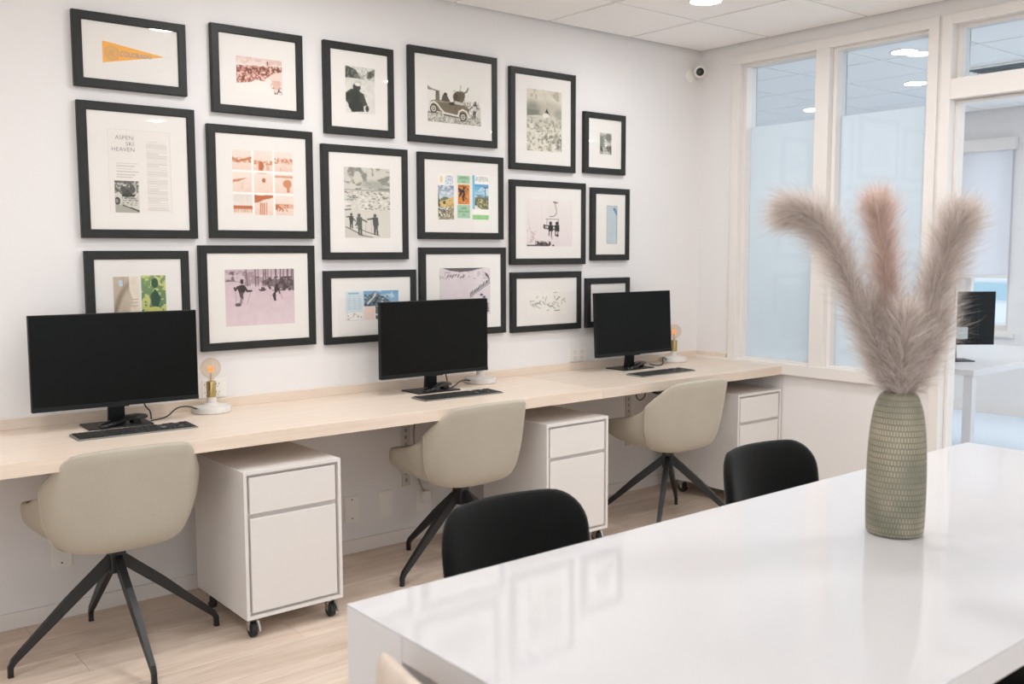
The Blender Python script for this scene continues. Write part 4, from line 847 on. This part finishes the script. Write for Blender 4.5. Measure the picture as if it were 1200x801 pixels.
for i, (x, y, yaw, lab) in enumerate(((-3.105, -2.245, 180, 'black upholstered chair at the meeting table, nearer the open table end'), (-2.045, -2.245, 180, 'black upholstered chair at the meeting table, nearer the vase'), (-2.33, -2.99, 0, 'black upholstered chair pushed under the near side of the meeting table'))):
    c = bc if i == 0 else copy_tree(bc); c.location = (x, y, 0); c.rotation_euler.z = math.radians(yaw); c['label'] = lab
wc = table_chair('wood'); wc.location = (-3.615, -2.830, 0); wc.rotation_euler.z = math.radians(-90)
wc['label'] = 'pale wooden chair with rounded back at the end of the meeting table'
# ------------------------------------------------------------------ monitors
def monitor(w_=0.592, h=0.346):
    t = thing('computer_monitor', '', 'monitor', group='black monitors on the worktop')   # origin at stand foot centre, screen towards -y
    zc = 0.252; y0 = -0.035
    box('panel', -w_/2, w_/2, y0, y0+0.022, zc-h/2, zc+h/2, 'monitor_plastic', t, bevel=0.002)
    box('screen', -w_/2+0.004, w_/2-0.004, y0-0.0012, y0+0.002, zc-h/2+0.018, zc+h/2-0.004, 'monitor_screen', t)
    box('chin', -w_/2, w_/2, y0-0.0018, y0+0.002, zc-h/2, zc-h/2+0.016, 'monitor_plastic', t, bevel=0.0008)
    box('back_housing', -0.17, 0.17, y0+0.022, y0+0.046, zc-0.13, zc+0.06, 'monitor_plastic', t, bevel=0.012)
    box('button_strip', -0.035, 0.035, y0-0.001, y0+0.016, zc-h/2-0.004, zc-h/2+0.001, 'monitor_plastic', t, bevel=0.001)
    bm = bmesh.new(); add_bar(bm, [((0, 0.022, 0.004), (0.031, 0, 0), (0, 0.011, 0)), ((0, 0.012, 0.12), (0.028, 0, 0), (0, 0.010, 0)), ((0, 0.010, 0.26), (0.028, 0, 0), (0, 0.009, 0))]); finish('stand_neck', bm, 'monitor_plastic', t, smooth=40, bevel=0.003)
    box('stand_foot', -0.116, 0.116, -0.062, 0.088, 0.0, 0.006, 'black_metal', t, bevel=0.002)
    return t
MON = [(-3.512, -0.170, -3.0, 'left'), (-2.092, -0.183, -0.8, 'middle'), (-0.752, -0.173, 0.3, 'right')]
m0 = monitor()
for i, (x, y, yaw, nm) in enumerate(MON):
    c = m0 if i == 0 else copy_tree(m0); c.location = (x, y, DZ); c.rotation_euler.z = math.radians(yaw)
    if nm == 'right':
        for q in c.children:
            if q.name.startswith(('panel', 'screen', 'chin', 'back_', 'button')): q.rotation_euler.x = math.radians(-3)
    c['label'] = {'left': 'large black monitor at the left, in front of the two-picture frame', 'middle': 'black monitor in the middle of the worktop, in front of the blue brochure frame', 'right': 'black monitor at the right, nearest the glass partition'}[nm]

# slim black bars lying on the stand feet
def hub_bar():
    t = thing('cable_hub', '', 'hub', group='slim black hubs on the monitor feet')
    bm = bmesh.new()
    add_loft(bm, [[(x, y_*wd, z0+(z_+1)*hh/2) for y_, z_ in ((-1, -0.7), (-0.6, -1), (0.6, -1), (1, -0.7), (1, 0.5), (0.5, 1), (-0.5, 1), (-1, 0.5))] for x, wd, hh, z0 in ((-0.092, 0.010, 0.010, 0.0), (-0.085, 0.017, 0.014, 0.0), (-0.04, 0.020, 0.018, 0.004), (0.0, 0.020, 0.019, 0.012), (0.05, 0.018, 0.018, 0.013), (0.082, 0.015, 0.016, 0.010), (0.09, 0.009, 0.010, 0.012))])
    finish('body', bm, 'camera_black', t, smooth=50)
    box('foot', 0.03, 0.062, -0.012, 0.012, 0.0, 0.016, 'monitor_plastic', t, bevel=0.003)
    return t
h0 = hub_bar()
for i, (x, y, yaw, nm) in enumerate(((-3.497, -0.196, 18, 'left'), (-2.080, -0.206, 18, 'middle'), (-0.735, -0.200, 20, 'right'))):
    c = h0 if i == 0 else copy_tree(h0); c.location = (x, y, DZ+0.0065); c.rotation_euler.z = math.radians(yaw); c.scale = (1.08, 1.1, 1.1); c['label'] = 'slim black bar lying on the foot of the %s monitor' % nm

# ------------------------------------------------------------------ keyboards
def keyboard():
    t = thing('keyboard', '', 'keyboard', group='dark keyboards on the worktop')
    L, D_ = 0.420, 0.120; bm = bmesh.new()
    add_loft(bm, [[(x, -D_/2, 0.0), (x, D_/2, 0.0), (x, D_/2, 0.0085), (x, -D_/2, 0.005)] for x in (-L/2, L/2)]); finish('case', bm, 'key_body', t, smooth=35, bevel=0.002)
    bm = bmesh.new(); rng = random.Random(3)
    for r in range(6):
        y = -D_/2+0.006+r*0.0184; x = -L/2+0.007; z = 0.005+0.0035*(r*0.0184+0.006)/D_-0.0004
        while x < L/2-0.014:
            wd = 0.017
            if r == 0 and -0.10 < x < -0.06: wd = 0.10
            elif rng.random() < 0.12: wd = 0.028
            if x+wd > L/2-0.007: wd = L/2-0.007-x
            if not (0.088 < x < 0.096 or 0.148 < x < 0.156): add_box(bm, x, x+wd, y, y+0.0150, z, z+0.0032)
            x += wd+0.0034
    k = finish('keys', bm, 'key_dark', t); k['kind'] = 'stuff'
    return t
k0 = keyboard()
for i, (x, y, yaw, nm) in enumerate(((-3.506, -0.350, -0.8, 'left'), (-2.092, -0.386, -1.2, 'middle'), (-0.781, -0.420, 1.0, 'right'))):
    c = k0 if i == 0 else copy_tree(k0); c.location = (x, y, DZ); c.rotation_euler.z = math.radians(yaw); c['label'] = 'slim dark keyboard in front of the %s monitor' % nm

# ------------------------------------------------------------------ bulb lamps with concrete feet
def bulb_lamp():
    t = thing('bulb_lamp', '', 'lamp', group='concrete bulb lamps on the worktop')
    lathe('base', [(0, 0.0), (0.072, 0.0), (0.0765, 0.004), (0.0765, 0.021), (0.073, 0.0265), (0.032, 0.032), (0.0215, 0.040), (0.0195, 0.062), (0, 0.062)], 'concrete', t, n=48, smooth=35)
    lathe('socket', [(0, 0.062), (0.0185, 0.062), (0.0188, 0.064), (0.0188, 0.124), (0.0178, 0.126), (0, 0.126)], 'brass', t, n=32, smooth=35)
    Rb, zc = 0.0410, 0.180
    pr = [(0.012, 0.124), (0.0125, 0.137), (0.017, 0.1445)]+[(Rb*math.sin(a), zc-Rb*math.cos(a)) for a in np.linspace(0.55, math.pi-0.12, 14)]+[(0, zc+Rb)]
    bl = lathe('bulb', pr, 'bulb_glass', t, n=32, smooth=180)
    fil = [(0.011*math.cos(a*1.0)*(1 if k % 2 else 0.55), 0.011*math.sin(a)*(1 if k % 2 else 0.55), 0.163+(0.024 if k % 2 else 0)) for k, a in enumerate(np.linspace(0, 2*math.pi, 13))]
    tube('filament', fil, 0.0011, 'filament', bl, n=6, smooth_k=3)
    tube('bulb_stem', [(0, 0, 0.128), (0, 0, 0.165)], [0.004, 0.002], 'chrome', bl, n=8, smooth_k=0)
    return t
l0 = bulb_lamp()
for i, (x, y, nm) in enumerate(((-3.120, -0.100, 'left monitor, showing its whole bulb'), (-1.748, -0.100, 'middle monitor, its bulb hidden behind the screen'), (-0.318, -0.098, 'right monitor in the corner'))):
    c = l0 if i == 0 else copy_tree(l0); c.location = (x, y, DZ); c['label'] = 'round concrete bulb lamp right of the %s' % nm

def cable(label, pts, m='cable_black', r=0.0028, group='cables on and under the worktop'):
    o = tube('cable', pts, r, m, n=8); tag(o, label, 'cable', group); return o
z = DZ+0.003
cable('black lamp cord running from left monitor to its concrete lamp', [(-3.395, -0.190, z+0.004), (-3.36, -0.18, z+0.006), (-3.325, -0.170, z+0.012), (-3.28, -0.150, z+0.035), (-3.235, -0.135, z+0.036), (-3.195, -0.125, z+0.022), (-3.168, -0.118, z+0.009)])
cable('black cord dropping from the back of the left monitor', [(-3.405, -0.12, z+0.115), (-3.40, -0.14, z+0.06), (-3.385, -0.150, z+0.035), (-3.385, -0.165, z+0.006)])
cable('dark blue lamp cord beside the middle monitor', [(-1.985, -0.175, z), (-1.945, -0.160, z+0.008), (-1.905, -0.135, z+0.018), (-1.86, -0.120, z+0.022), (-1.82, -0.110, z+0.015), (-1.783, -0.103, z+0.010)], 'cable_blue')
cable('black cord dropping from the back of the middle monitor', [(-1.988, -0.13, z+0.115), (-1.985, -0.14, z+0.06), (-1.982, -0.155, z+0.004)])
cable('black lamp cord curling between right monitor and corner lamp', [(-0.640, -0.205, z+0.014), (-0.57, -0.190, z+0.002), (-0.52, -0.180, z), (-0.48, -0.160, z+0.008), (-0.445, -0.125, z+0.030), (-0.415, -0.112, z+0.028), (-0.385, -0.105, z+0.010)], r=0.0035)
cable('black cable loop hanging behind the right monitor neck', [(-0.80, -0.115, z+0.12), (-0.795, -0.11, z+0.085), (-0.78, -0.105, z+0.065), (-0.765, -0.11, z+0.075), (-0.755, -0.115, z+0.12)])
ub = DZ-DT-0.004
cable('black cable loop drooping under the worktop left of the right chair', [(-1.06, -0.50, ub), (-1.055, -0.50, ub-0.040), (-1.03, -0.50, ub-0.060), (-0.995, -0.50, ub-0.045), (-0.985, -0.50, ub)])
cable('dark cable bundle slung under the worktop behind the right chair', [(-0.98, -0.50, ub), (-0.92, -0.50, ub-0.030), (-0.86, -0.50, ub-0.040), (-0.78, -0.50, ub-0.028), (-0.70, -0.50, ub-0.004)], r=0.007)
cable('pale grey cable hanging from worktop down to the wall socket', [(-2.10, -0.04, ub), (-2.095, -0.035, 0.60), (-2.10, -0.03, 0.52), (-2.09, -0.03, 0.40), (-2.075, -0.03, 0.30), (-2.05, -0.025, 0.25), (-2.03, -0.022, 0.225)], 'cable_grey', 0.004)

# ------------------------------------------------------------------ wall sockets
def outlet(x, z_, w_, h, label, kind):
    t = thing('wall_outlet', label, 'outlet', (x, 0, z_), 0, 'wall plates behind the worktop')
    box('plate', -w_/2, w_/2, -0.006, -0.0005, 0, h, 'outlet_white', t, bevel=0.0015)
    if kind == 'blank': boxes('screw', [(-0.003, 0.003, -0.0072, -0.0058, q-0.003, q+0.003) for q in (0.016, h-0.016)], 'slot_dark', t)
    elif kind == 'flush': box('insert', -w_/2+0.012, w_/2-0.012, -0.0075, -0.0055, 0.014, h-0.014, 'outlet_white', t, bevel=0.001)
    else:
        n_ = 2 if w_ > 0.1 else 1
        for k in range(n_):
            ox = (k-(n_-1)/2)*0.05
            box('insert', ox-0.017, ox+0.017, -0.0078, -0.0055, h/2-0.033, h/2+0.033, 'outlet_white', t, bevel=0.001)
            boxes('slots', [(ox+a-0.0014, ox+a+0.0014, -0.0084, -0.0075, h/2+b-0.004, h/2+b+0.004) for a in (-0.006, 0.006) for b in (-0.017, 0.017)]+[(ox-0.002, ox+0.002, -0.0084, -0.0075, h/2+b-0.0125, h/2+b-0.009) for b in (-0.017, 0.017)], 'socket_slot', t)
    return t
outlet(-2.429, 0.148, 0.075, 0.120, 'blank white wall plate with two screws near the skirting', 'blank')
outlet(-2.247, 0.140, 0.073, 0.124, 'plain white wall plate near the skirting, between blank plate and socket', 'flush')
oa = outlet(-2.030, 0.138, 0.088, 0.130, 'white wall socket with a plug near the skirting behind the middle chair', 'socket')
bm = bmesh.new(); add_box(bm, -2.052, -2.008, -0.040, -0.0085, 0.176, 0.236); pl = finish('power_plug', bm, 'outlet_white', None, smooth=35, bevel=0.006); tag(pl, 'chunky white plug pushed into the low wall socket', 'plug')
outlet(-3.690, 0.200, 0.075, 0.120, 'low white wall plate behind the left swivel chair', 'blank')
outlet(-1.000, 0.795, 0.125, 0.078, 'wide white socket on the wall just above the worktop, left of the right monitor', 'socket')
outlet(-3.080, 0.795, 0.125, 0.078, 'wide white socket on the wall behind the left bulb lamp', 'socket')

# ------------------------------------------------------------------ small round security camera by the ceiling corner
sc_ = thing('security_camera', 'small round white security camera with black lens near the ceiling corner', 'camera', (-0.105, -0.0005, 2.435))
def lathe_dir(name, prof, m, parent, n=28):
    o = lathe(name, prof, m, parent, n=n, smooth=40); return o
b_ = lathe_dir('mount', [(0, 0), (0.038, 0), (0.040, 0.004), (0.036, 0.012), (0, 0.014)], 'outlet_white', sc_); b_.rotation_euler = (math.pi/2, 0, 0)
hd = lathe_dir('housing', [(0, -0.030), (0.022, -0.026), (0.033, -0.010), (0.035, 0.010), (0.032, 0.026), (0.028, 0.028), (0, 0.028)], 'outlet_white', sc_)
aim = Vector((-0.62, -0.76, -0.18)).normalized(); hd.rotation_euler = aim.to_track_quat('Z', 'Y').to_euler(); hd.location = (0.035, -0.048, 0.020)
ln = lathe_dir('lens', [(0, 0.0275), (0.0235, 0.0275), (0.0235, 0.030), (0.016, 0.034), (0, 0.036)], 'camera_black', sc_); ln.rotation_euler = hd.rotation_euler; ln.location = hd.location

# ------------------------------------------------------------------ downlights
def downlight():
    t = thing('downlight', '', 'light')
    lathe('trim_ring', [(0.070, 0.0), (0.082, 0.0), (0.084, -0.003), (0.082, -0.006), (0.072, -0.007), (0.070, -0.004), (0.070, 0.0)], 'grid_white', t, n=36)
    lathe('lens', [(0.0, -0.0045), (0.0705, -0.0045)], 'lamp_lens', t, n=36)
    return t
d0 = downlight()
LIGHTS = [(-0.92, -0.80, 'round downlight in the ceiling tile nearest the glass corner', None)]
LIGHTS += [(x, y, 'round downlight in the ceiling above and behind the viewer', 'downlights over the room') for x, y in ((-2.74, -0.80), (-0.92, -2.01), (-2.74, -1.41), (-1.53, -2.01), (-2.13, -2.62), (-4.56, -2.01), (-4.56, -1.41), (-5.77, -1.41), (-0.92, -3.83), (-3.95, -3.83), (-5.17, -3.83), (-1.53, -5.04), (-3.34, -5.04), (-5.17, -5.04))]  # unseen; some added to brighten the right side and left-facing surfaces
LIGHTS += [(0.94, -0.774, 'downlight beyond the partition, higher of two in the wider clear pane', None), (2.03, -0.255, 'downlight beyond the partition, lower of two in the wider clear pane', None), (2.57, 0.94, 'downlight beyond the partition seen in the pane beside the desk corner', None)]
LIGHTS += [(x, y, 'round downlight added for light in the far office ceiling out of view', 'added downlights in the far office') for x, y in ((1.40, -2.6), (2.62, -2.6), (1.40, 2.2), (2.62, 2.2), (1.40, -3.8), (2.62, -3.8))]  # out of view, added to brighten the far office
for i, (x, y, lab, grp) in enumerate(LIGHTS):
    c = d0 if i == 0 else copy_tree(d0); c.location = (x, y, H); c['label'] = lab
    if grp: c['group'] = grp

# ------------------------------------------------------------------ far office
ot = thing('office_table', 'white table in the office beyond the doorway', 'table', (1.30, -0.55, 0))
box('table_top', -0.62, 0.95, -0.84, 0.84, 0.705, 0.74, 'satin_white', ot, bevel=0.003)
for sx in (-0.585, 0.915):
    for sy in (-0.805, 0.805): box('leg', sx-0.025, sx+0.025, sy-0.025, sy+0.025, 0.0, 0.705, 'satin_white', ot, bevel=0.002)
om = monitor(0.54, 0.32); om['label'] = 'dark monitor seen from behind in the office beyond the doorway'; om['category'] = 'monitor'; del om['group']
om.location = (1.06, -1.06, 0.74); om.rotation_euler.z = math.radians(140)
box('vent_panel', -0.10, 0.06, 0.0115, 0.0125, 0.13, 0.20, 'vent_grey', om)
va = thing('ceiling_vent', 'dark slotted air diffuser in the far office ceiling', 'vent', (1.98, -1.30, H-0.001))
boxes('vent_frame', [(-0.22, 0.22, -0.60, -0.575, -0.012, 0.0), (-0.22, 0.22, 0.575, 0.60, -0.012, 0.0), (-0.22, -0.195, -0.575, 0.575, -0.012, 0.0), (0.195, 0.22, -0.575, 0.575, -0.012, 0.0)], 'grid_white', va, bevel=0.002)
box('backing', -0.195, 0.195, -0.575, 0.575, -0.003, 0.0, 'vent_grey', va)
for k in range(7):
    bm = bmesh.new(); xx = -0.165+k*0.055; add_bar(bm, [((xx, -0.575, -0.007), (0.016, 0, 0.004), (0, 0, 0.0012)), ((xx, 0.575, -0.007), (0.016, 0, 0.004), (0, 0, 0.0012))]); finish('slat', bm, 'vent_grey', va)
bl = thing('roller_blind', 'pale roller blind drawn down over the office window beyond the doorway', 'blind', (XF-0.03, 0, 0))
box('cassette', -0.045, 0.025, -0.225, 1.72, 2.235, 2.335, 'trim_paint', bl, bevel=0.004)
box('blind_cloth', 0.0, 0.002, -0.195, 1.68, 1.19, 2.24, 'shade_cloth', bl)
box('bottom_rail', -0.008, 0.010, -0.195, 1.68, 1.165, 1.19, 'trim_paint', bl, bevel=0.003)

# ------------------------------------------------------------------ vase
def vase_mat():
    m, nt, p = base_mat('vase_glaze'); tc = N(nt, 'ShaderNodeTexCoord')
    br = N(nt, 'ShaderNodeTexBrick'); br.offset = 0.5; br.inputs['Scale'].default_value = 1.0
    br.inputs['Brick Width'].default_value = 0.5; br.inputs['Row Height'].default_value = 1.0; br.inputs['Mortar Size'].default_value = 0.13; br.inputs['Mortar Smooth'].default_value = 0.6
    mp = N(nt, 'ShaderNodeMapping'); mp.inputs['Scale'].default_value = (29, 25, 1)
    nz = N(nt, 'ShaderNodeTexNoise'); nz.inputs['Scale'].default_value = 14; nz.inputs['Detail'].default_value = 3
    nt.links.new(tc.outputs['Object'], nz.inputs['Vector'])
    jit = N(nt, 'ShaderNodeVectorMath', operation='MULTIPLY_ADD'); jit.inputs[1].default_value = (0.01, 0.012, 0)
    nt.links.new(nz.outputs['Color'], jit.inputs[0]); nt.links.new(tc.outputs['UV'], jit.inputs[2]); nt.links.new(jit.outputs[0], mp.inputs[0]); nt.links.new(mp.outputs[0], br.inputs['Vector'])
    rp = N(nt, 'ShaderNodeValToRGB'); rp.color_ramp.elements[0].position = 0.3; rp.color_ramp.elements[0].color = rgb(94, 94, 81); rp.color_ramp.elements[1].position = 0.7; rp.color_ramp.elements[1].color = rgb(126, 121, 104)
    nt.links.new(nz.outputs['Fac'], rp.inputs[0])
    n2 = N(nt, 'ShaderNodeTexNoise'); n2.inputs['Scale'].default_value = 9; n2.inputs['Detail'].default_value = 2; nt.links.new(tc.outputs['Object'], n2.inputs['Vector'])
    rp2 = N(nt, 'ShaderNodeValToRGB'); rp2.color_ramp.elements[0].position = 0.35; rp2.color_ramp.elements[0].color = rgb(128, 125, 106); rp2.color_ramp.elements[1].position = 0.7; rp2.color_ramp.elements[1].color = rgb(188, 173, 147)
    nt.links.new(n2.outputs['Fac'], rp2.inputs[0])
    mx = N(nt, 'ShaderNodeMix', data_type='RGBA'); nt.links.new(br.outputs['Fac'], mx.inputs['Factor'])
    nt.links.new(rp2.outputs[0], mx.inputs[6]); nt.links.new(rp.outputs[0], mx.inputs[7]); nt.links.new(mx.outputs[2], p.inputs['Base Color'])
    b = N(nt, 'ShaderNodeBump'); b.inputs['Strength'].default_value = 0.7; b.inputs['Distance'].default_value = 0.002; b.invert = True
    nt.links.new(br.outputs['Fac'], b.inputs['Height']); nt.links.new(b.outputs[0], p.inputs['Normal']); p.inputs['Roughness'].default_value = 0.6
vase_mat()
VX, VY = -2.572, -2.756
vs_ = thing('vase', 'tall green-grey hammered ceramic vase on the white meeting table', 'vase', (VX, VY, 0.7502))
prof = catmull([(0.0585, 0, 0.003), (0.0625, 0, 0.010), (0.0645, 0, 0.06), (0.0645, 0, 0.14), (0.0620, 0, 0.21), (0.0570, 0, 0.262), (0.0500, 0, 0.296), (0.0425, 0, 0.316), (0.0365, 0, 0.3225)], 6)
bm = bmesh.new(); nseg = 56; uvl = bm.loops.layers.uv.new('UVMap'); prev = None
pts = [(0.05, 0.0)]+[(v.x, v.z) for v in prof]; vv = [p_[1]/0.325 for p_ in pts]; rows = []
for r, zz in pts: rows.append([bm.verts.new((r*math.cos(2*math.pi*i/nseg), r*math.sin(2*math.pi*i/nseg), zz)) for i in range(nseg)])
for a in range(len(rows)-1):
    for i in range(nseg):
        f = bm.faces.new((rows[a][i], rows[a][(i+1) % nseg], rows[a+1][(i+1) % nseg], rows[a+1][i]))
        for lp, (u_, v_) in zip(f.loops, ((i/nseg, vv[a]), ((i+1)/nseg, vv[a]), ((i+1)/nseg, vv[a+1]), (i/nseg, vv[a+1]))): lp[uvl].uv = (u_, v_)
bm.faces.new(rows[0][::-1])
finish('vase_body', bm, 'vase_glaze', vs_, smooth=60)
lathe('vase_neck', [(0.0365, 0.3225), (0.0345, 0.3245), (0.0325, 0.322), (0.0335, 0.30), (0.045, 0.27), (0.052, 0.22), (0.052, 0.02), (0, 0.02)], 'vase_glaze', vs_, n=56, smooth=60)

# ------------------------------------------------------------------ pampas plumes
def plume_mat(name, c0, c1):
    m, nt, p = base_mat(name); nt.nodes.remove(p); out = nt.nodes['Material Output']
    a = N(nt, 'ShaderNodeVertexColor'); a.layer_name = 'tone'
    rp = N(nt, 'ShaderNodeValToRGB'); rp.color_ramp.elements[0].color = c0; rp.color_ramp.elements[1].color = c1; nt.links.new(a.outputs['Color'], rp.inputs[0])
    d = N(nt, 'ShaderNodeBsdfDiffuse'); t = N(nt, 'ShaderNodeBsdfTranslucent'); mx = N(nt, 'ShaderNodeMixShader'); mx.inputs[0].default_value = 0.45
    nt.links.new(rp.outputs[0], d.inputs[0]); nt.links.new(rp.outputs[0], t.inputs[0]); nt.links.new(d.outputs[0], mx.inputs[1]); nt.links.new(t.outputs[0], mx.inputs[2]); nt.links.new(mx.outputs[0], out.inputs[0])
plume_mat('pampas', rgb(186, 171, 161), rgb(246, 239, 233)); plume_mat('pampas_pink', rgb(202, 178, 167), rgb(246, 231, 223))
mat('dry_stem', rgb(190, 166, 136), 0.7)
RT = Vector((cr.x, cr.y, 0)).normalized(); FW_ = Vector((cf.x, cf.y, 0)).normalized()
def plume(label, axis, prof, count, seed, m='pampas', ln_=(0.05, 0.085)):
    """axis: (lateral, depth, z) control points from the vase mouth to the tip; prof: (s, half width); hairs sweep up and out"""
    t = thing('pampas_stem', label, 'plant', (VX, VY, 0.80), 0, 'pampas plumes in the vase')
    A = [Vector((VX, VY, 0))+RT*a+FW_*b+Vector((0, 0, z_)) for a, b, z_ in axis]; O = Vector((VX, VY, 0.80))
    crv = catmull(A, 10); st = [Vector((VX, VY, 0.79))]+crv[:-8]
    tube('stem', [p_-O for p_ in st], 0.0022, 'dry_stem', t, n=6, smooth_k=0)
    rng = np.random.RandomState(seed); n = count; L = len(crv)-1
    P_ = np.array([tuple(v) for v in crv]); T = np.gradient(P_, axis=0); T /= np.linalg.norm(T, axis=1)[:, None]
    s = rng.rand(n)**0.9; f = s*L; i0 = np.minimum(f.astype(int), L-1); fr = (f-i0)[:, None]
    p0_ = P_[i0]*(1-fr)+P_[i0+1]*fr; tg = T[i0]*(1-fr)+T[i0+1]*fr
    ps = np.array(prof); hw = np.interp(s, ps[:, 0], ps[:, 1])
    rnd = rng.randn(n, 3); rnd -= (rnd*tg).sum(1)[:, None]*tg; rnd /= np.linalg.norm(rnd, axis=1)[:, None]
    # tufts: hairs lean together in clumps
    cl = rng.randint(0, 260, n); cdir = rng.randn(260, 3); rnd = rnd+0.5*cdir[cl]; rnd -= (rnd*tg).sum(1)[:, None]*tg; rnd /= np.linalg.norm(rnd, axis=1)[:, None]
    out_ = hw*(0.25+0.95*rng.rand(n)**0.9+0.5*(rng.rand(n) > 0.93)*rng.rand(n)); lng = ln_[0]+(ln_[1]-ln_[0])*rng.rand(n)
    base = p0_+rnd*(out_*0.05)[:, None]
    up = tg*lng[:, None]; g_ = np.array([0, 0, -1.0])
    K = 4; seg = []
    wob = rng.randn(n, 3)*0.010+0.012*rng.randn(260, 3)[cl]
    for k in range(K+1):
        u = k/K
        seg.append(base+up*(u*0.95)+rnd*(out_*(1-(1-u)**1.7))[:, None]+g_*(lng*0.22*u*u)[:, None]+wob*(u*u))
    side = np.cross(rnd, tg); side += 0.8*rng.randn(n, 3); side /= np.linalg.norm(side, axis=1)[:, None]
    wd = 0.00036*(0.7+0.6*rng.rand(n))
    V = []; 
    for k in range(K):
        ww = wd*(1-0.75*k/K); V += [seg[k]-side*ww[:, None], seg[k]+side*ww[:, None]]
    V.append(seg[K]); V = np.stack(V, 1)-np.array(tuple(O))      # n, 2K+1, 3
    nv = 2*K+1; idx = (np.arange(n)*nv)[:, None]
    tri = []
    for k in range(K-1): tri += [[2*k, 2*k+1, 2*k+3], [2*k, 2*k+3, 2*k+2]]
    tri.append([2*K-2, 2*K-1, 2*K]); tri = np.array(tri).ravel(); F_ = (idx+tri[None]).ravel().astype(np.int32)
    me = bpy.data.meshes.new('plume'); me.vertices.add(n*nv); me.vertices.foreach_set('co', V.astype(np.float32).ravel())
    me.loops.add(len(F_)); me.loops.foreach_set('vertex_index', F_); me.polygons.add(len(F_)//3); me.polygons.foreach_set('loop_start', np.arange(0, len(F_), 3, dtype=np.int32)); me.update(calc_edges=True)
    at = me.color_attributes.new('tone', 'FLOAT_COLOR', 'POINT'); tone = np.clip((rng.rand(260)[cl]-0.5)*1.1+0.5+0.5*(rng.rand(n)-0.5), 0, 1)
    tv = np.repeat(tone[:, None], nv, 1)[..., None]*np.ones((1, 1, 4)); tv[..., 3] = 1; at.data.foreach_set('color', tv.astype(np.float32).ravel())
    me.materials.append(MATS[m]); o = link('plume', me, t); o['kind'] = 'stuff'
    return t
plume('left pampas plume bending over to the left of the vase', [(-0.006, 0.0, 1.07), (-0.045, 0.01, 1.16), (-0.10, 0.02, 1.29), (-0.150, 0.02, 1.40), (-0.195, 0.02, 1.465), (-0.245, 0.015, 1.485)], [(0, 0.018), (0.15, 0.045), (0.5, 0.054), (0.8, 0.058), (1, 0.036)], 15000, 1)
plume('middle pinkish pampas plume standing upright in the vase', [(0.0, 0.02, 1.07), (-0.008, 0.03, 1.19), (-0.020, 0.04, 1.32), (-0.034, 0.04, 1.44), (-0.042, 0.04, 1.485)], [(0, 0.016), (0.2, 0.044), (0.5, 0.050), (0.85, 0.046), (1, 0.022)], 12000, 2, 'pampas_pink')
plume('right pampas plume leaning to the right of the vase', [(0.006, -0.01, 1.07), (0.040, -0.01, 1.18), (0.075, 0.0, 1.30), (0.105, 0.0, 1.41), (0.122, 0.0, 1.465)], [(0, 0.018), (0.2, 0.048), (0.5, 0.058), (0.85, 0.054), (1, 0.030)], 15000, 3)
plume('short full pampas plume filling the vase mouth in front', [(0.0, -0.02, 1.062), (-0.012, -0.035, 1.12), (-0.015, -0.05, 1.19), (-0.012, -0.055, 1.25)], [(0, 0.022), (0.3, 0.055), (0.7, 0.055), (1, 0.03)], 6500, 4)
plume('short pampas plume low on the right side of the bunch', [(0.006, 0.0, 1.062), (0.035, -0.025, 1.12), (0.055, -0.03, 1.19), (0.07, -0.03, 1.25)], [(0, 0.02), (0.3, 0.048), (0.7, 0.048), (1, 0.025)], 5000, 5)
plume('short pampas plume low on the left side of the bunch', [(-0.006, 0.0, 1.062), (-0.035, -0.005, 1.12), (-0.055, 0.0, 1.20), (-0.075, 0.0, 1.27)], [(0, 0.02), (0.3, 0.05), (0.7, 0.05), (1, 0.03)], 5000, 6)

# invented pale facade outside the far office window, put there to dim the sky
nb = thing('building', 'invented pale banded facade dimming the far office window', 'building', (XF+3.6, 0.6, 0))
mat('facade_pale', rgb(206, 210, 214), 0.9); mat('facade_blue', rgb(150, 178, 190), 0.6)
box('wall', 0, 0.4, -1.6, 2.6, -3.0, 3.4, 'facade_pale', nb)
for k in range(9): box('band', -0.03, 0.0, -1.6, 2.6, -1.2+k*0.5, -1.2+k*0.5+0.2, 'facade_blue', nb)
